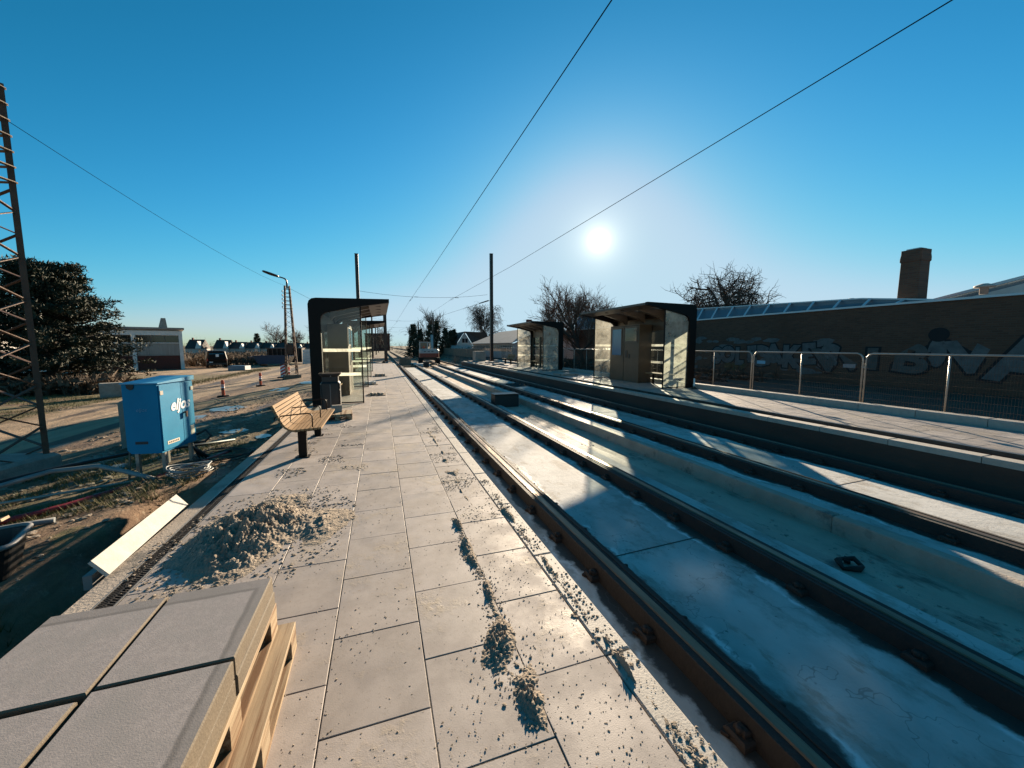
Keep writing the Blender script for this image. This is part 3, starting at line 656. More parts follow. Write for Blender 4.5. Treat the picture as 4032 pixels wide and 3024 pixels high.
clods('sand_crumbs',f_strip,2200,.002,.009,'sand streaks on the paver row beside the kerb',10)
def f_bench(r):
    y=5.2+3.2*r.random(); x=-1.3+1.1*r.random(); return (x,y) if nz(x*2.2,y*4.0,33)>.22 else None
clods('sand_crumbs',f_bench,900,.003,.013,'dark sand streaks in front of the bench',12)
def f_gut(r):
    y=1+12*r.random()**1.4; x=3.92+.85*r.random(); return (x,y) if nz(x*2.2,y*1.5,33)>.1 else None
clods('gravel',f_gut,500,.004,.022,'grit lying in the gutter between the tracks',13,'stone',-.52)
# strip of spilled mortar in the gutter
b=MB(); V=[];F=[]; n=60
for i in range(n):
    y=1.2+i*.16; c=4.12+.10*nz(y*.6,2,2); w=.10+.06*nz(y*.9,7,1); V+=[(c-w,y,-.521),(c+.3*w,y,-.502-.006*nz(y*3,1,1)),(c+w,y,-.521)]
for i in range(n-1): F+=[(3*i,3*i+1,3*i+4,3*i+3),(3*i+1,3*i+2,3*i+5,3*i+4)]
b.add(V,F,0,True); tag(b.build('mortar_spill',M['concrete']),'long streak of spilled mortar in the gutter between the tracks',None,None,'stuff')
# white insulation board leaning at the drain
t=empty('insulation_board',(0,0,0),0,'bright white board leaning along the drain beside the trench','board')
b=MB(); a0=Vector((-1.83,3.30,.02)); a1=Vector((-1.87,4.57,.02)); upv=Vector((-.09,0,.115)); nv=Vector((.02,0,.016))
b.add([a0,a1,a1+upv,a0+upv,a0-nv,a1-nv,a1+upv-nv,a0+upv-nv],[(0,1,2,3),(4,7,6,5),(0,4,5,1),(1,5,6,2),(2,6,7,3),(3,7,4,0)]); b.build('board_face',M['white_sheet'],t)
b=MB(); b.box((-1.95,3.95,-.02),(.05,1.30,.10)); b.build('board_back',M['grey_plastic'],t)
# long dark duct in the trench
tag(MB().tube([(-2.28,5.9,-.50),(-2.25,4.5,-.52),(-2.26,3.0,-.53),(-2.3,.5,-.52),(-2.3,-2,-.52)],.06,10).build('cable_duct',M['black_plastic']),'black plastic duct lying in the open trench','pipe')
# pallet with blocks near the bin
pallet((-.93,9.25,0),R(4),'small wooden pallet in front of the litter bin',.55,.62,.13)
for i,(x,y,s,l) in enumerate([(-.96,9.34,(.20,.13,.15),'dark concrete block standing on the pallet by the litter bin'),(-1.10,9.42,(.16,.11,.07),'low pale concrete block on the pallet by the litter bin')]):
    b=MB(); b.box((0,0,s[2]/2),s,0,0,None,.008); o=b.build('concrete_block',M['concrete']); o.location=(x,y,.131); o.rotation_euler=(0,0,.2+.3*i); tag(o,l,'block')
# timbers, trays further down the left platform
for i,(x,y,w,l,h,lab) in enumerate([(-.15,13.3,.55,.55,.05,'open flat tray of blocks lying on the left platform past the near shelter'),(-.42,17.2,.5,.9,.09,'pale pallet of slabs beside the second shelter on the left'),(-.05,21.5,.6,.6,.10,'pallet of bricks in front of the far left shelter')]):
    t=empty('slab_tray',(x,y,0),.1*i,lab,'pallet')
    b=MB(); b.box((0,0,.012),(w,l,.024)); b.build('tray_base',M['old_wood'],t)
    for k in range(4):
        b=MB(); b.box((-w*.3+w*.2*k,(-.1 if k%2 else .12)*l,.025+h/2),(w*.16,l*.4,h),0,0,None,.006); b.build('block',M['concrete' if i!=1 else 'white_paint'],t)
# ------------------------------------------------------------------ catenary masts and wires
def mast(x,y,h,z0,label,w=.30):
    t=empty('catenary_mast',(x,y,z0),0,label,'mast','overhead line masts')
    b=MB(); 
    for s in (-1,1): b.box((s*w*.42,0,h/2),(.03,w*.8,h))
    b.box((0,0,h/2),(w*.8,.025,h)); b.build('mast_profile',M['dark_steel'],t)
    b=MB(); b.box((0,0,h+.01),(w*1.05,w*.95,.03)); b.build('cap_plate',M['dark_steel'],t)
    b=MB(); b.box((0,0,.02),(.5,.5,.04)); b.build('base_plate',M['dark_steel'],t)
    return t
mast(-1.72,37.6,10.0,-.3,'tall dark mast rising behind the near left shelter roof')
mast(10.22,36.0,10.1,ZR,'tall dark mast on the right platform holding the span wire')
mast(.55,41.5,5.6,-.5,'thick dark post at the end of the left platform',.34)
for i,(x,y,h) in enumerate([(-1.2,72,8),(9.2,71,8),(-.9,98,8),(9,97,8),(-.5,128,8),(9,127,8)]):
    mast(x,y,h,-.5,['first','first','second','second','third','third'][i]+' distant mast on the '+('left' if i%2==0 else 'right')+' side of the tracks beyond the digger',.24)
def wire(path,r,label,m='wire',cat='wire',group=None,name='overhead_wire'):
    b=MB(); b.tube(path,r,5); return tag(b.build(name,M[m]),label,cat,group)
wire([(2.77,-6,5.75),(2.77,20,5.72),(2.64,37,5.60),(2.75,72,5.6),(2.6,98,5.6),(2.7,150,5.6)],.0085,'contact wire over the left track crossing the sky to the top edge')
wire([(6.72,-6,5.78),(6.72,20,5.8),(6.40,36.5,5.90),(6.3,72,5.7),(6.4,98,5.7),(6.3,150,5.7)],.0085,'contact wire over the right track running to the upper right corner')
def span(x0,x1,y,z0,z1,wx,lab):
    t=empty('span_wire',(0,0,0),0,lab,'wire','span wires across the tracks')
    P=[]
    for i in range(13):
        u=i/12; P.append((x0+(x1-x0)*u,y,z0+(z1-z0)*u-.42*(1-(2*u-1)**2)))
    b=MB(); b.tube(P,.012,5); b.build('cable',M['wire'],t)
    for xw,zw in wx:
        u=(xw-x0)/(x1-x0); zc=z0+(z1-z0)*u-.42*(1-(2*u-1)**2)
        b=MB(); b.tube([(xw+.35,y,zc),(xw+.3,y,zc-.18),(xw-.02,y,zw)],.010,5); b.tube([(xw+.35,y,zc),(xw+.05,y,zw+.12)],.008,5); b.build('dropper',M['wire'],t)
        b=MB(); b.tube([(xw+.5,y,zc),(xw+.85,y,zc)],.025,6); b.build('insulator',M['dark_steel'],t)
    return t
span(-1.6,10.1,37.0,6.42,6.58,[(2.64,5.60),(6.40,5.90)],'near span wire strung between the two tall masts')
span(-1.1,9.1,71.5,6.4,6.4,[(2.75,5.6),(6.3,5.7)],'second span wire across the tracks beyond the digger')
span(-.8,9.0,97.5,6.4,6.4,[(2.6,5.6),(6.4,5.7)],'third span wire across the distant tracks')
span(-.4,9.0,127.5,6.4,6.4,[(2.7,5.6),(6.3,5.7)],'farthest span wire across the distant tracks')
t=empty('stay_wire',(0,0,0),0,'insulated wire running from the right mast down to the far tracks','wire')
MB().tube([(10.1,36,5.95),(7.2,72,5.9),(5.0,110,5.75)],.014,5).build('cable',M['wire'],t)
MB().tube([(10.05,36.5,5.95),(9.8,39.0,5.94)],.06,7).build('insulator',M['dark_steel'],t)
# ------------------------------------------------------------------ lattice mast at the left edge
def lattice(loc,rz,H,w0,w1,npan,zsolid,label,arm=True):
    t=empty('lattice_mast',loc,rz,label,'mast')
    cn=[(-1,-1),(1,-1),(1,1),(-1,1)]
    W=lambda z:(w0+(w1-w0)*z/H)/2
    leg=.022*w0/.37
    for c in cn:
        b=MB(); b.bar((c[0]*W(0),c[1]*W(0),0),(c[0]*W(H),c[1]*W(H),H),leg*1.6,leg*1.6); b.build('leg',M['rust_steel'],t)
    for s in range(4):
        a,c=cn[s],cn[(s+1)%4]; b=MB(); flip=False
        for k in range(npan):
            z0=zsolid*k/npan; z1=zsolid*(k+1)/npan
            p,q=(a,c) if flip else (c,a); flip=not flip
            b.bar((p[0]*W(z0),p[1]*W(z0),z0),(q[0]*W(z1),q[1]*W(z1),z1),leg*1.15,.012)
        b.build('bracing',M['rust_steel'],t)
    return t,W,cn
t,W,cn=lattice((-5.54,7.81,-.32),R(45+33),5.72,.74,.72,13,4.25,'tall rusty lattice mast at the left edge beside the pine')
for k in range(7):
    z=4.35+k*.22; b=MB()
    for s in range(4):
        a,c=cn[s],cn[(s+1)%4]; w=W(z); b.bar((a[0]*w*1.06,a[1]*w*1.06,z),(c[0]*w*1.06,c[1]*w*1.06,z),.07,.012)
    cb=b.build('crossarm',M['old_wood'],t)
    b=MB(); b.lathe([(.02,0),(.032,.02),(.02,.045),(.03,.06),(.012,.085)],(W(z)*1.2,W(z)*1.05,z+.02),8); b.tube([(W(z),W(z),z),(W(z)*1.2,W(z)*1.05,z+.0),(W(z)*1.2,W(z)*1.05,z+.03)],.008,5); b.build('insulator',M['zinc_light'],cb)
b=MB(); b.box((0,0,5.75),(.66,.66,.02)); b.build('cap',M['rust_steel'],t)
b=MB(); b.box((0,0,.05),(.95,.95,.32),R(0),0,None,.05); b.build('concrete_footing',M['stone'],t)
# ------------------------------------------------------------------ lamp mast
LB=(-5.35,27.6,-.44)
t,W2,cn=lattice(LB,R(20),5.75,.62,.24,14,4.3,'lattice lamp post with a long drooping lamp head beside the road')
for k in range(6):
    z=4.35+k*.24; b=MB()
    for s in range(4):
        a,c=cn[s],cn[(s+1)%4]; w=W2(z); b.bar((a[0]*w*1.1,a[1]*w*1.1,z),(c[0]*w*1.1,c[1]*w*1.1,z),.07,.02)
    cb=b.build('crossarm',M['rust_steel'],t)
    if k<5:
        b=MB(); b.tube([(-W2(z),0,z),(-W2(z)-.14,-.02,z),(-W2(z)-.14,-.02,z+.06)],.012,5); b.lathe([(.03,0),(.045,.03),(.03,.06),(.04,.08),(.015,.11)],(-W2(z)-.14,-.02,z+.05),8); b.build('insulator',M['zinc_light'],cb)
b=MB(); b.tube([(0,0,5.6),(0,0,6.0),(-.03,-.01,6.10),(-.10,-.04,6.17),(-.2,-.08,6.20),(-.5,-.19,6.25)],[.05,.05,.045,.045,.04,.04],7); b.build('lamp_arm',M['dark_steel'],t)
b=MB(); b.tube([(-.45,-.17,6.23),(-.55,-.2,6.27),(-.9,-.34,6.34),(-1.25,-.48,6.42),(-1.32,-.5,6.43)],[.05,.075,.085,.065,.025],9); b.build('lamp_head',M['dark_steel'],t)
b=MB(); b.box((-.1,-.1,1.85),(.34,.30,.62),0,0,None,.05); b.build('switch_box',M['rust_steel'],t)
b=MB(); b.box((0,0,.02),(.9,.9,.42),0,0,None,.04); b.build('concrete_footing',M['old_wood'],t)
# cable between the two
a=Vector((-5.12,7.95,4.93)); c=Vector((LB[0]-.2,LB[1],5.35)); P=[]
for i in range(17):
    u=i/16; P.append(a+(c-a)*u+Vector((0,0,-.22*(1-(2*u-1)**2))))
wire(P,.0045,'thin cable slung from the lattice mast to the lamp post','wire','cable',None,'overhead_cable')
P=[c+(Vector((-1.9,38,4.0))-c)*(i/8)+Vector((0,0,-.12*(1-(i/4-1)**2))) for i in range(9)]
wire(P,.008,'thin cable continuing from the lamp post behind the shelter','wire','cable',None,'overhead_cable')
# ------------------------------------------------------------------ blue cabinet
def text(name,s,size,m,parent,M4,shear=0,offset=0,extr=.0015):
    c=bpy.data.curves.new(name,'FONT'); c.body=s; c.size=size; c.align_x='CENTER'; c.align_y='CENTER'; c.shear=shear; c.offset=offset; c.extrude=extr; c.resolution_u=4
    o=bpy.data.objects.new(name,c); col.objects.link(o); dg=bpy.context.evaluated_depsgraph_get(); me=bpy.data.meshes.new_from_object(o.evaluated_get(dg)); bpy.data.objects.remove(o)
    me.materials.clear(); me.materials.append(m); q=bpy.data.objects.new(name,me); col.objects.link(q); q.parent=parent; q.matrix_local=M4; return q
def face_mtx(o,xd,zd=(0,0,1)):
    x=Vector(xd).normalized(); y=Vector(zd); z=x.cross(y); m=Matrix((x,y,z)).transposed().to_4x4(); return Matrix.Translation(o)@m
CB=(-3.06,6.92,0); t=empty('electrical_cabinet',(-3.06,6.86,-.30),R(-9),'blue metal electrical cabinet on legs beside the trench','cabinet')
# local: dark face towards -y (camera), lit door side towards +x; near edge at origin
bw,bd,z0,z1=.44,.78,.34,1.35
b=MB(); b.prism([(-bw,z0+.06),(-bw+.05,z0),(0,z0),(0,z1),(-bw,z1)],lambda p,d:(p[0],d,p[1]),0,bd); body=b.build('cabinet_body',M['blue_paint'],t)
b=MB(); b.add([(-bw-.01,-.02,z1+.004),(.025,-.02,z1+.004),(.025,bd+.02,z1+.004),(-bw-.01,bd+.02,z1+.004),(-bw-.01,-.02,z1+.02),(.025,-.02,z1+.02),(.025,bd+.02,z1+.075),(-bw-.01,bd+.02,z1+.075)],[(0,3,2,1),(4,5,6,7),(0,1,5,4),(1,2,6,5),(2,3,7,6),(3,0,4,7)]); b.build('cabinet_roof',M['blue_light'],t)
for (y0,y1) in ((.02,.47),(.48,.76)):
    b=MB(); b.bx(.001,.016,y0,y1,z0+.03,z1-.02,0); d=b.build('door',M['blue_paint'],t)
    b=MB(); b.box((.02,(y0+.03 if y0<.1 else y1-.03),z1-.13),(.012,.06,.06)); b.build('hinge',M['galv'],d)
b=MB(); b.box((.035,.52,.86),(.035,.05,.02)); b.box((.045,.52,.83),(.02,.03,.09)); b.build('handle',M['dark_steel'],t)
b=MB(); b.bx(.0162,.0185,.10,.36,z0+.10,z0+.15); b.build('label_plate',M['label_paper'],t)
b=MB()
for k in range(6): b.bx(.0186,.0195,.125+.038*k,.15+.038*k,z0+.113,z0+.137)
b.build('label_print',M['print_dark'],t)
b=MB(); b.bx(.0162,.0185,.64,.73,z0+.13,z0+.28); b.build('warning_label',M['label_paper'],t)
text('logo','eljos',.235,M['paint_mark'],t,face_mtx((.019,.43,1.0),(0,1,0)),.3,.006)
text('logo','eljos',.075,M['blue_light'],t,face_mtx((-.22,-.003,.98),(1,0,0)),.3)
b=MB(); b.box((-.25,-.002,.50),(.16,.004,.04)); b.build('vent_slot',M['print_dark'],t)
b=MB(); b.prism([(-.38,1.36),(-.28,1.36),(-.29,1.29),(-.33,1.27),(-.37,1.30)],lambda p,d:(p[0],d,p[1]),-.012,-.002); b.build('hanging_cover',M['black_plastic'],t)
for x,y in ((-.37,.08),(-.03,.08),(-.03,.68),(-.37,.68)):
    b=MB(); b.box((x,y,.14),(.045,.045,.42)); b.build('leg',M['galv'],t)
b=MB()
for k in range(4): b.tube([(-.05-.03*k,.72,z0+.02),(-.04-.02*k,.74+.03*k,.25),(.02+.05*k,.80,.03)],.014,6)
b.build('supply_cable',M['cable_black'],t)
b=MB(); b.tube([(.02,.76,z0+.1),(.12,.84,z0+.16),(.20,.82,z0+.06),(.14,.76,z0-.02),(.0,.72,z0-.03)],.02,7); b.build('cable_loop',M['cable_black'],t)
# cables on the ground
def coil(c,r,n,name,m,label,th=.012,seed=1,turns=6):
    q=random.Random(seed); b=MB()
    for k in range(turns):
        rr=r*(.82+.3*q.random()); P=[(c[0]+rr*math.cos(a*6.283/28)+q.uniform(-.01,.01)+.03*q.random(),c[1]+rr*.9*math.sin(a*6.283/28)+.02*q.random(),c[2]+.012*k+.02*math.sin(a*.5+k)) for a in range(28)]
        b.tube(P,th,5,closed=True)
    return tag(b.build(name,M[m]),label,'cable')
coil((-2.72,6.72,-.24),.24,28,'cable_coil','cable_grey','pale coil of thin cable lying under the blue cabinet',.009,2,8)
coil((-2.55,7.6,-.24),.42,28,'cable_coil','cable_black','loose dark cable loops behind the blue cabinet',.008,5,4)
P=[(-5.1,5.2,-.3),(-4.55,4.95,-.24),(-3.9,4.95,-.26),(-3.72,5.2,-.26),(-3.8,5.75,-.2),(-4.1,6.25,-.14),(-4.05,6.75,-.14),(-3.7,6.95,-.16),(-3.35,6.85,-.2),(-3.05,6.75,-.25)]
P=[(-3.05,6.6,-.27),(-3.45,6.75,-.16),(-3.85,6.95,-.1),(-4.3,6.85,-.10),(-4.62,6.45,-.16),(-4.55,5.85,-.24),(-4.2,5.45,-.27),(-3.8,5.3,-.28),(-3.4,5.4,-.28)]
b=MB(); b.tube(P,.032,8); tag(b.build('cable_hose',M['cable_grey']),'thick grey cable looping over the ground by the cabinet','cable')
b=MB(); b.tube([(-6.2,6.3,-.3),(-5.2,6.6,-.26),(-4.5,7.2,-.16),(-3.9,7.8,-.14),(-3.3,8.3,-.2),(-2.8,8.9,-.26)],.028,7); tag(b.build('cable_hose',M['cable_black']),'dark cable running behind the grey loop to the cabinet','cable')
b=MB(); b.tube([(-5.6,4.3,-.34),(-4.6,4.95,-.3),(-3.6,5.9,-.3),(-3.0,6.9,-.28),(-2.6,8.0,-.28)],.035,7); tag(b.build('cable_hose',M['red_hose']),'dark red hose lying on the ground in front of the cabinet','hose')
b=MB(); b.tube([(-5.2,6.1,-.33),(-4.2,6.3,-.29),(-3.3,6.6,-.27)],.018,6); tag(b.build('plastic_pipe',M['galv']),'thin pale pipe lying on the grass by the mast footing','pipe')
t=empty('spade',(-3.62,7.3,-.3),0,'dark handled spade stuck upright in the ground left of the cabinet','tool'); MB().tube([(.18,-.5,.0),(.05,-.14,.45),(-.05,.15,.80)],.014,6).build('shaft',M['old_wood'],t); MB().box((-.055,.16,.85),(.05,.05,.12)).build('grip',M['black_plastic'],t)
# concrete blocks
for x,y,sx,sy,h,lab,rz in [(-4.72,9.75,.42,.5,.95,'tall concrete block partly hidden behind the blue cabinet',.3),(-11.55,22.2,.75,.55,.68,'pale concrete block on the grass verge by the road',.5)]:
    b=MB(); b.box((0,0,h/2),(sx,sy,h),0,0,None,.03); o=b.build('concrete_block',M['stone']); o.location=(x,y,gz(x,y)-.03); o.rotation_euler=(0,0,rz); tag(o,lab,'block')
# ------------------------------------------------------------------ tub and planks bottom left
t=empty('mortar_tub',(-3.24,4.2,-.33),.35,'black plastic mortar tub with grey rim at the left edge','tub')
b=MB(); loft(b,[(rrect(.52,.42,.07),0),(rrect(.64,.54,.08),.33),(rrect(.58,.48,.07),.33),(rrect(.48,.38,.06),.04)]); b.build('tub_body',M['black_plastic'],t)
b=MB(); P=[(x,y,.335) for x,y in rrect(.66,.56,.09)]; b.tube(P,.02,6,closed=True); b.build('rim',M['grey_plastic'],t)
for i,(a,c,l) in enumerate([((-4.0,4.8,-.2),(-3.4,4.85,-.02),'splintered pale plank leaning by the tub'),((-3.85,4.6,-.24),(-3.2,4.62,-.08),'broken board behind the mortar tub'),((-3.4,3.9,-.31),(-2.95,3.85,-.30),'short stick of timber under the tub')]):
    b=MB(); b.bar(a,c,.10,.025); tag(b.build('plank',M['pallet_wood']),l,'plank')
# ------------------------------------------------------------------ traffic posts
def lf(x,y,zb): s=(1.6-zb)/1.85; return (x*s,y*s,zb)
for i,(x,y,l) in enumerate([(-5.48,16.64,'nearest orange marker post standing on a black rubber foot'),(-5.28,20.53,'orange marker post further along the road, between nearest post and lamp post'),(-5.11,25.64,'orange marker post beside the striped barrier board')]):
    p=lf(x,y,gz(x*1.09,y*1.09)); p=lf(x,y,gz(p[0],p[1])); t=empty('marker_post',p,0,l,'marker post','orange marker posts along the road')
    b=MB(); loft(b,[(rrect(.12,.05,.02,2),.05),(rrect(.12,.05,.02,2),.62),(rrect(.10,.04,.015,2),.70)]); b.build('post',M['orange_plastic'],t)
    b=MB(); b.box((0,0,.40),(.122,.052,.06)); b.box((0,0,.49),(.122,.052,.03)); b.build('reflective_band',M['paint_mark'],t)
    b=MB(); b.box((0,0,.31),(.122,.053,.08)); b.build('dark_band',M['print_dark'],t)
    b=MB(); b.box((0,0,.03),(.42,.26,.06),.3,0,None,.025); b.build('rubber_foot',M['rubber'],t)
p=lf(-5.36,25.3,-.43); t=empty('barrier_board',p,0,'red and white striped barrier board beside the lamp post','sign')
b=MB(); b.box((0,0,.45),(.27,.03,.75)); b.build('board',M['paint_mark'],t)
b=MB()
for k in range(4):
    z=.14+k*.2; b.add([(-.134,-.0165,z),(.134,-.0165,z+.15),(.134,-.0165,min(.82,z+.26)),(-.134,-.0165,z+.10)],[(0,1,2,3)])
b.build('stripe',M['red_paint'],t)
b=MB(); b.box((0,0,.04),(.6,.35,.08),0,0,None,.02); b.build('foot',M['rubber'],t)
# ------------------------------------------------------------------ fence panels on the right
def fence_proto():
    t=empty('mesh_fence',(0,0,0)); L=2.83; H=1.22; r=.14
    P=[(0,.02,0),(0,.02,H-r)]+[(0,.02+r-r*math.cos(R(a)),H-r+r*math.sin(R(a))) for a in (25,50,75,90)]+[(0,L-.02-r+r*math.sin(R(a)),H-r+r*math.cos(R(a))) for a in (0,15,40,65,90)]+[(0,L-.02,0)]
    MB().tube(P,.019,7).build('frame',M['galv'],t)
    MB().tube([(0,L*.5,0),(0,L*.5,H-.02)],.017,6).build('upright',M['galv'],t)
    b=MB(); n=70
    for k in range(1,n): y=L*k/n; b.bx(-.0015,.0015,y-.0015,y+.0015,.02,H-.03)
    for k in range(9): z=.04+k*.14; b.bx(-.002,.002,.03,L-.03,z-.002,z+.002)
    b.build('wire_mesh',M['rust_steel'],t)
    MB().box((-.02,L-.005,H-.32),(.05,.09,.03)).build('clamp',M['galv'],t)
    return t
fp=fence_proto(); FL=2.86
for i in range(11):
    o=fp if i==0 else copy_tree(fp); y=3.02+FL*i; o.location=(10.74+.01*math.sin(i*2.1),y,.20); o.rotation_euler=(0,rnd.uniform(-.01,.01),rnd.uniform(-.006,.006))
    nth=['first','second','third','fourth','fifth','sixth','seventh','eighth','ninth','tenth','farthest'][i]
    tag(o,f'{nth} wire fence panel from the right edge, behind the right platform','fence','wire fence panels behind the right platform')
for i,(k,z) in enumerate([(2,1.02),(3,1.02)]):
    tag(MB().box((10.71,3.02+FL*(k-1)+(.28 if k==2 else -.3),z+.1),(.006,.26,.09)).build('fence_tag',M['blue_light' if k!=2 else 'zinc']),['small pale plate wired to a fence panel below the graffiti letters','small blue plate wired to the fence panel nearer the shelter'][i],'plate')
# ------------------------------------------------------------------ brick wall building with graffiti
WX=18.0; t=empty('brick_building',(WX,0,0),0,'long low dark brick building with graffiti behind the right fence','building')
b=MB(); b.bx(0,12,-14,34,-.3,3.10); b.build('brick_wall',wallbrick,t)
b=MB(); b.bx(-.06,.10,-14,34,3.10,3.17); b.build('coping',M['zinc_light'],t)
zr=lambda y:3.2+.13*(min(y,10.4)-8.2)+.042*max(0,y-10.4)
b=MB(); b.add([(.09,8.2,3.15),(.09,34,3.15),(.50,34,zr(34)),(.50,10.4,zr(10.4)),(.50,8.2,zr(8.2)),(6,34,zr(34)),(6,10.4,zr(10.4)),(6,8.2,zr(8.2))],[(0,4,3,2,1),(4,7,6,3),(3,6,5,2)]); b.build('roof_slope',M['zinc'],t)
y=9.0
while y<33.5:
    b=MB(); z1=zr(y); b.add([(.07,y,3.15),(.07,y+.09,3.15),(.48,y+.09,z1),(.48,y,z1),(.05,y,3.18),(.05,y+.09,3.18),(.46,y+.09,z1+.03),(.46,y,z1+.03)],[(4,5,6,7),(0,1,5,4),(0,4,7,3),(1,2,6,5)]); b.build('roof_seam',M['zinc_light'],t); y+=1.05
b=MB(); b.bar((.50,8.2,zr(8.2)+.02),(.50,10.4,zr(10.4)+.02),.05,.05); b.bar((.50,10.4,zr(10.4)+.02),(.50,34,zr(34)+.02),.05,.05); b.build('ridge_cap',M['zinc_light'],t)
for i,(y,h) in enumerate([(11.0,.30),(7.2,.34),(19.3,.25)]):
    b=MB(); b.lathe([(.10,0),(.10,h*.6),(.24,h*.65),(.24,h*.8),(.08,h)],(.9,y,3.3),10); b.build('roof_vent',M['plaster'],t)
b=MB(); b.prism([(2.6,3.3),(6.2,4.15),(9.8,3.3)],lambda p,d:(2.5+ (d),p[0]-.6,p[1]),0,8); b.build('gable_roof',M['zinc'],t)
b=MB(); b.prism([(3.4,3.3),(6.2,4.0),(9.0,3.3)],lambda p,d:(2.42+d,p[0]-.6,p[1]),0,.05); b.build('gable_front',M['plaster_white'],t)
b=MB(); b.bar((2.40,2.0,3.34),(2.40,5.62,4.19),.10,.10); b.bar((2.40,9.2,3.34),(2.40,5.62,4.19),.10,.10); b.build('barge_board',M['zinc_light'],t)
t=empty('brick_chimney',(19.05,9.1,3.2),0,'square brick chimney stack rising above the long brick building','chimney')
b=MB(); loft(b,[(rrect(.60,.60,.01,1),0),(rrect(.58,.58,.01,1),1.50),(rrect(.63,.63,.01,1),1.54),(rrect(.63,.63,.01,1),1.66),(rrect(.60,.60,.01,1),1.80),(rrect(.60,.60,.01,1),1.95)]); b.build('shaft',chimbrick,t)
b=MB(); b.box((0,0,1.985),(.40,.40,.03)); b.build('cap',M['zinc_light'],t)
# graffiti: paint on the wall, a few millimetres proud; letters read from right to left in y
def graf(txt,yc,zc,size,off,lab,m='graffiti_fill',sx=1.,seed=1):
    t=empty('graffiti',(WX-.004,yc,zc),0,lab,'graffiti','graffiti painted on the brick wall'); r=random.Random(seed); n=len(txt); st=size*.72*sx
    for k,ch in enumerate(txt):
        y=-( k-(n-1)/2)*st; z=r.uniform(-.1,.1)*size; S=Matrix.Diagonal((sx*r.uniform(.95,1.25),r.uniform(.9,1.2),1,1))@Matrix.Rotation(r.uniform(-.16,.16),4,'Z')
        d=.0012*k
        text('outline',ch,size,M['graffiti_line'],t,face_mtx((-.001-d,y,z),(0,-1,0))@S,0,off+.045*size,.0004)
        text('letter_fill',ch,size,M[m],t,face_mtx((-.008-d,y,z),(0,-1,0))@S,0,off,.0004)
graf('SOLE',15.8,1.10,1.0,.07,'bubble graffiti letters SOLE nearest the right shelter')
graf('CAKES',12.75,1.15,1.12,.08,'bubble graffiti letters CAKES next to the first word')
graf('WIB',9.6,1.0,1.2,.05,'dim grey graffiti letters behind the second fence panel','graffiti_dim',1.3,5)
graf('VATF',5.35,1.22,1.45,.09,'large blue grey graffiti letters towards the right edge',sx=1.05,seed=9)
t=empty('graffiti',(WX-.004,7.78,1.0),0,'pale oval graffiti figure with a dark round top','graffiti','graffiti painted on the brick wall')
def ell(cy,cz,ry,rz,x,n=22): return [(x,cy+ry*math.cos(6.283*k/n),cz+rz*math.sin(6.283*k/n)) for k in range(n)]
MB().add(ell(0,.40,.29,.58,-.002),[tuple(range(22))]).build('outline',M['graffiti_line'],t); MB().add(ell(0,.38,.24,.50,-.006),[tuple(range(22))]).build('oval',M['graffiti_fill'],t); MB().add(ell(0,.98,.27,.24,-.009),[tuple(range(22))]).build('dark_top',M['graffiti_line'],t)
r=random.Random(4); b=MB()
for k in range(46):
    y=11.0+8.5*r.random(); z=.35+1.7*r.random(); s=.05+.22*r.random(); b.add([(WX-.003-.0002*k,y+s*math.cos(a)*(1.3+.8*r.random()),z+.5*s*math.sin(a)*(.6+.8*r.random())) for a in [6.283*i/9 for i in range(9)]],[tuple(range(9))])
tag(b.build('graffiti_patches',M['graffiti_fill']),'faded patches of paint around the graffiti letters',None,None,'stuff')
b=MB()
for k in range(3): b.add([(WX-.0125,16.1-.42*k+.26*math.cos(a),.50+.22*math.sin(a)) for a in [6.283*i/12 for i in range(12)]],[tuple(range(12))])
tag(b.build('graffiti_patches',M['graffiti_yellow']),'yellow brown lobes painted under the first graffiti word',None,None,'stuff')
# ------------------------------------------------------------------ things on the right platform and in the tracks
def slab(x,y,s,h,lab,m='concrete',z=ZR,rz=.1):
    t=empty('paver_stack',(x,y,z),rz,lab,'slabs')
    n=max(1,int(h/.07))
    for k in range(n): MB().box((rnd.uniform(-.01,.01),rnd.uniform(-.01,.01),h*(k+.5)/n),(s,s*.9,h/n-.004),rnd.uniform(-.02,.02),0,None,.005).build('slab',M[m],t)
slab(9.05,36.3,1.0,.95,'tall dark stack of slabs beside the right mast')
slab(8.75,29.0,.75,.10,'low slab pile at the foot of the right mast')
slab(8.95,31.6,.9,.10,'flat slabs lying further back near the right bench')
slab(8.75,17.3,.95,.09,'wide flat slab pile between the two right shelters'); slab(9.9,19.6,.7,.09,'small slab pile beside the far right shelter frame')
t=empty('junction_box',(4.12,12.85,-.52),.0,'large black box standing in the gutter between the tracks','box')
MB().box((0,0,.21),(.86,.52,.42),0,0,None,.02).build('box_body',M['black_plastic'],t); MB().box((0,0,.44),(.90,.56,.035),0,0,None,.01).build('box_lid',M['dark_steel'],t)
heap('black_heap',6.25,17.6,.55,.7,.20,'low heap of black rubber mats on the right track',31,.5,40,.5,ZS2,'rubber')
b=MB(); b.tube([(5.5,18.3,ZS2+.02),(5.7,18.0,ZS2+.06),(5.9,18.2,ZS2+.03),(6.3,17.9,ZS2+.08)],.03,6); tag(b.build('rubber_strip',M['rubber']),'black rubber strip curled beside the rubber heap','strip')
b=MB(); P=[(4.30,4.12,-.50),(4.36,4.22,-.47),(4.47,4.25,-.485),(4.55,4.17,-.46),(4.52,4.06,-.49),(4.40,4.02,-.475)]; 
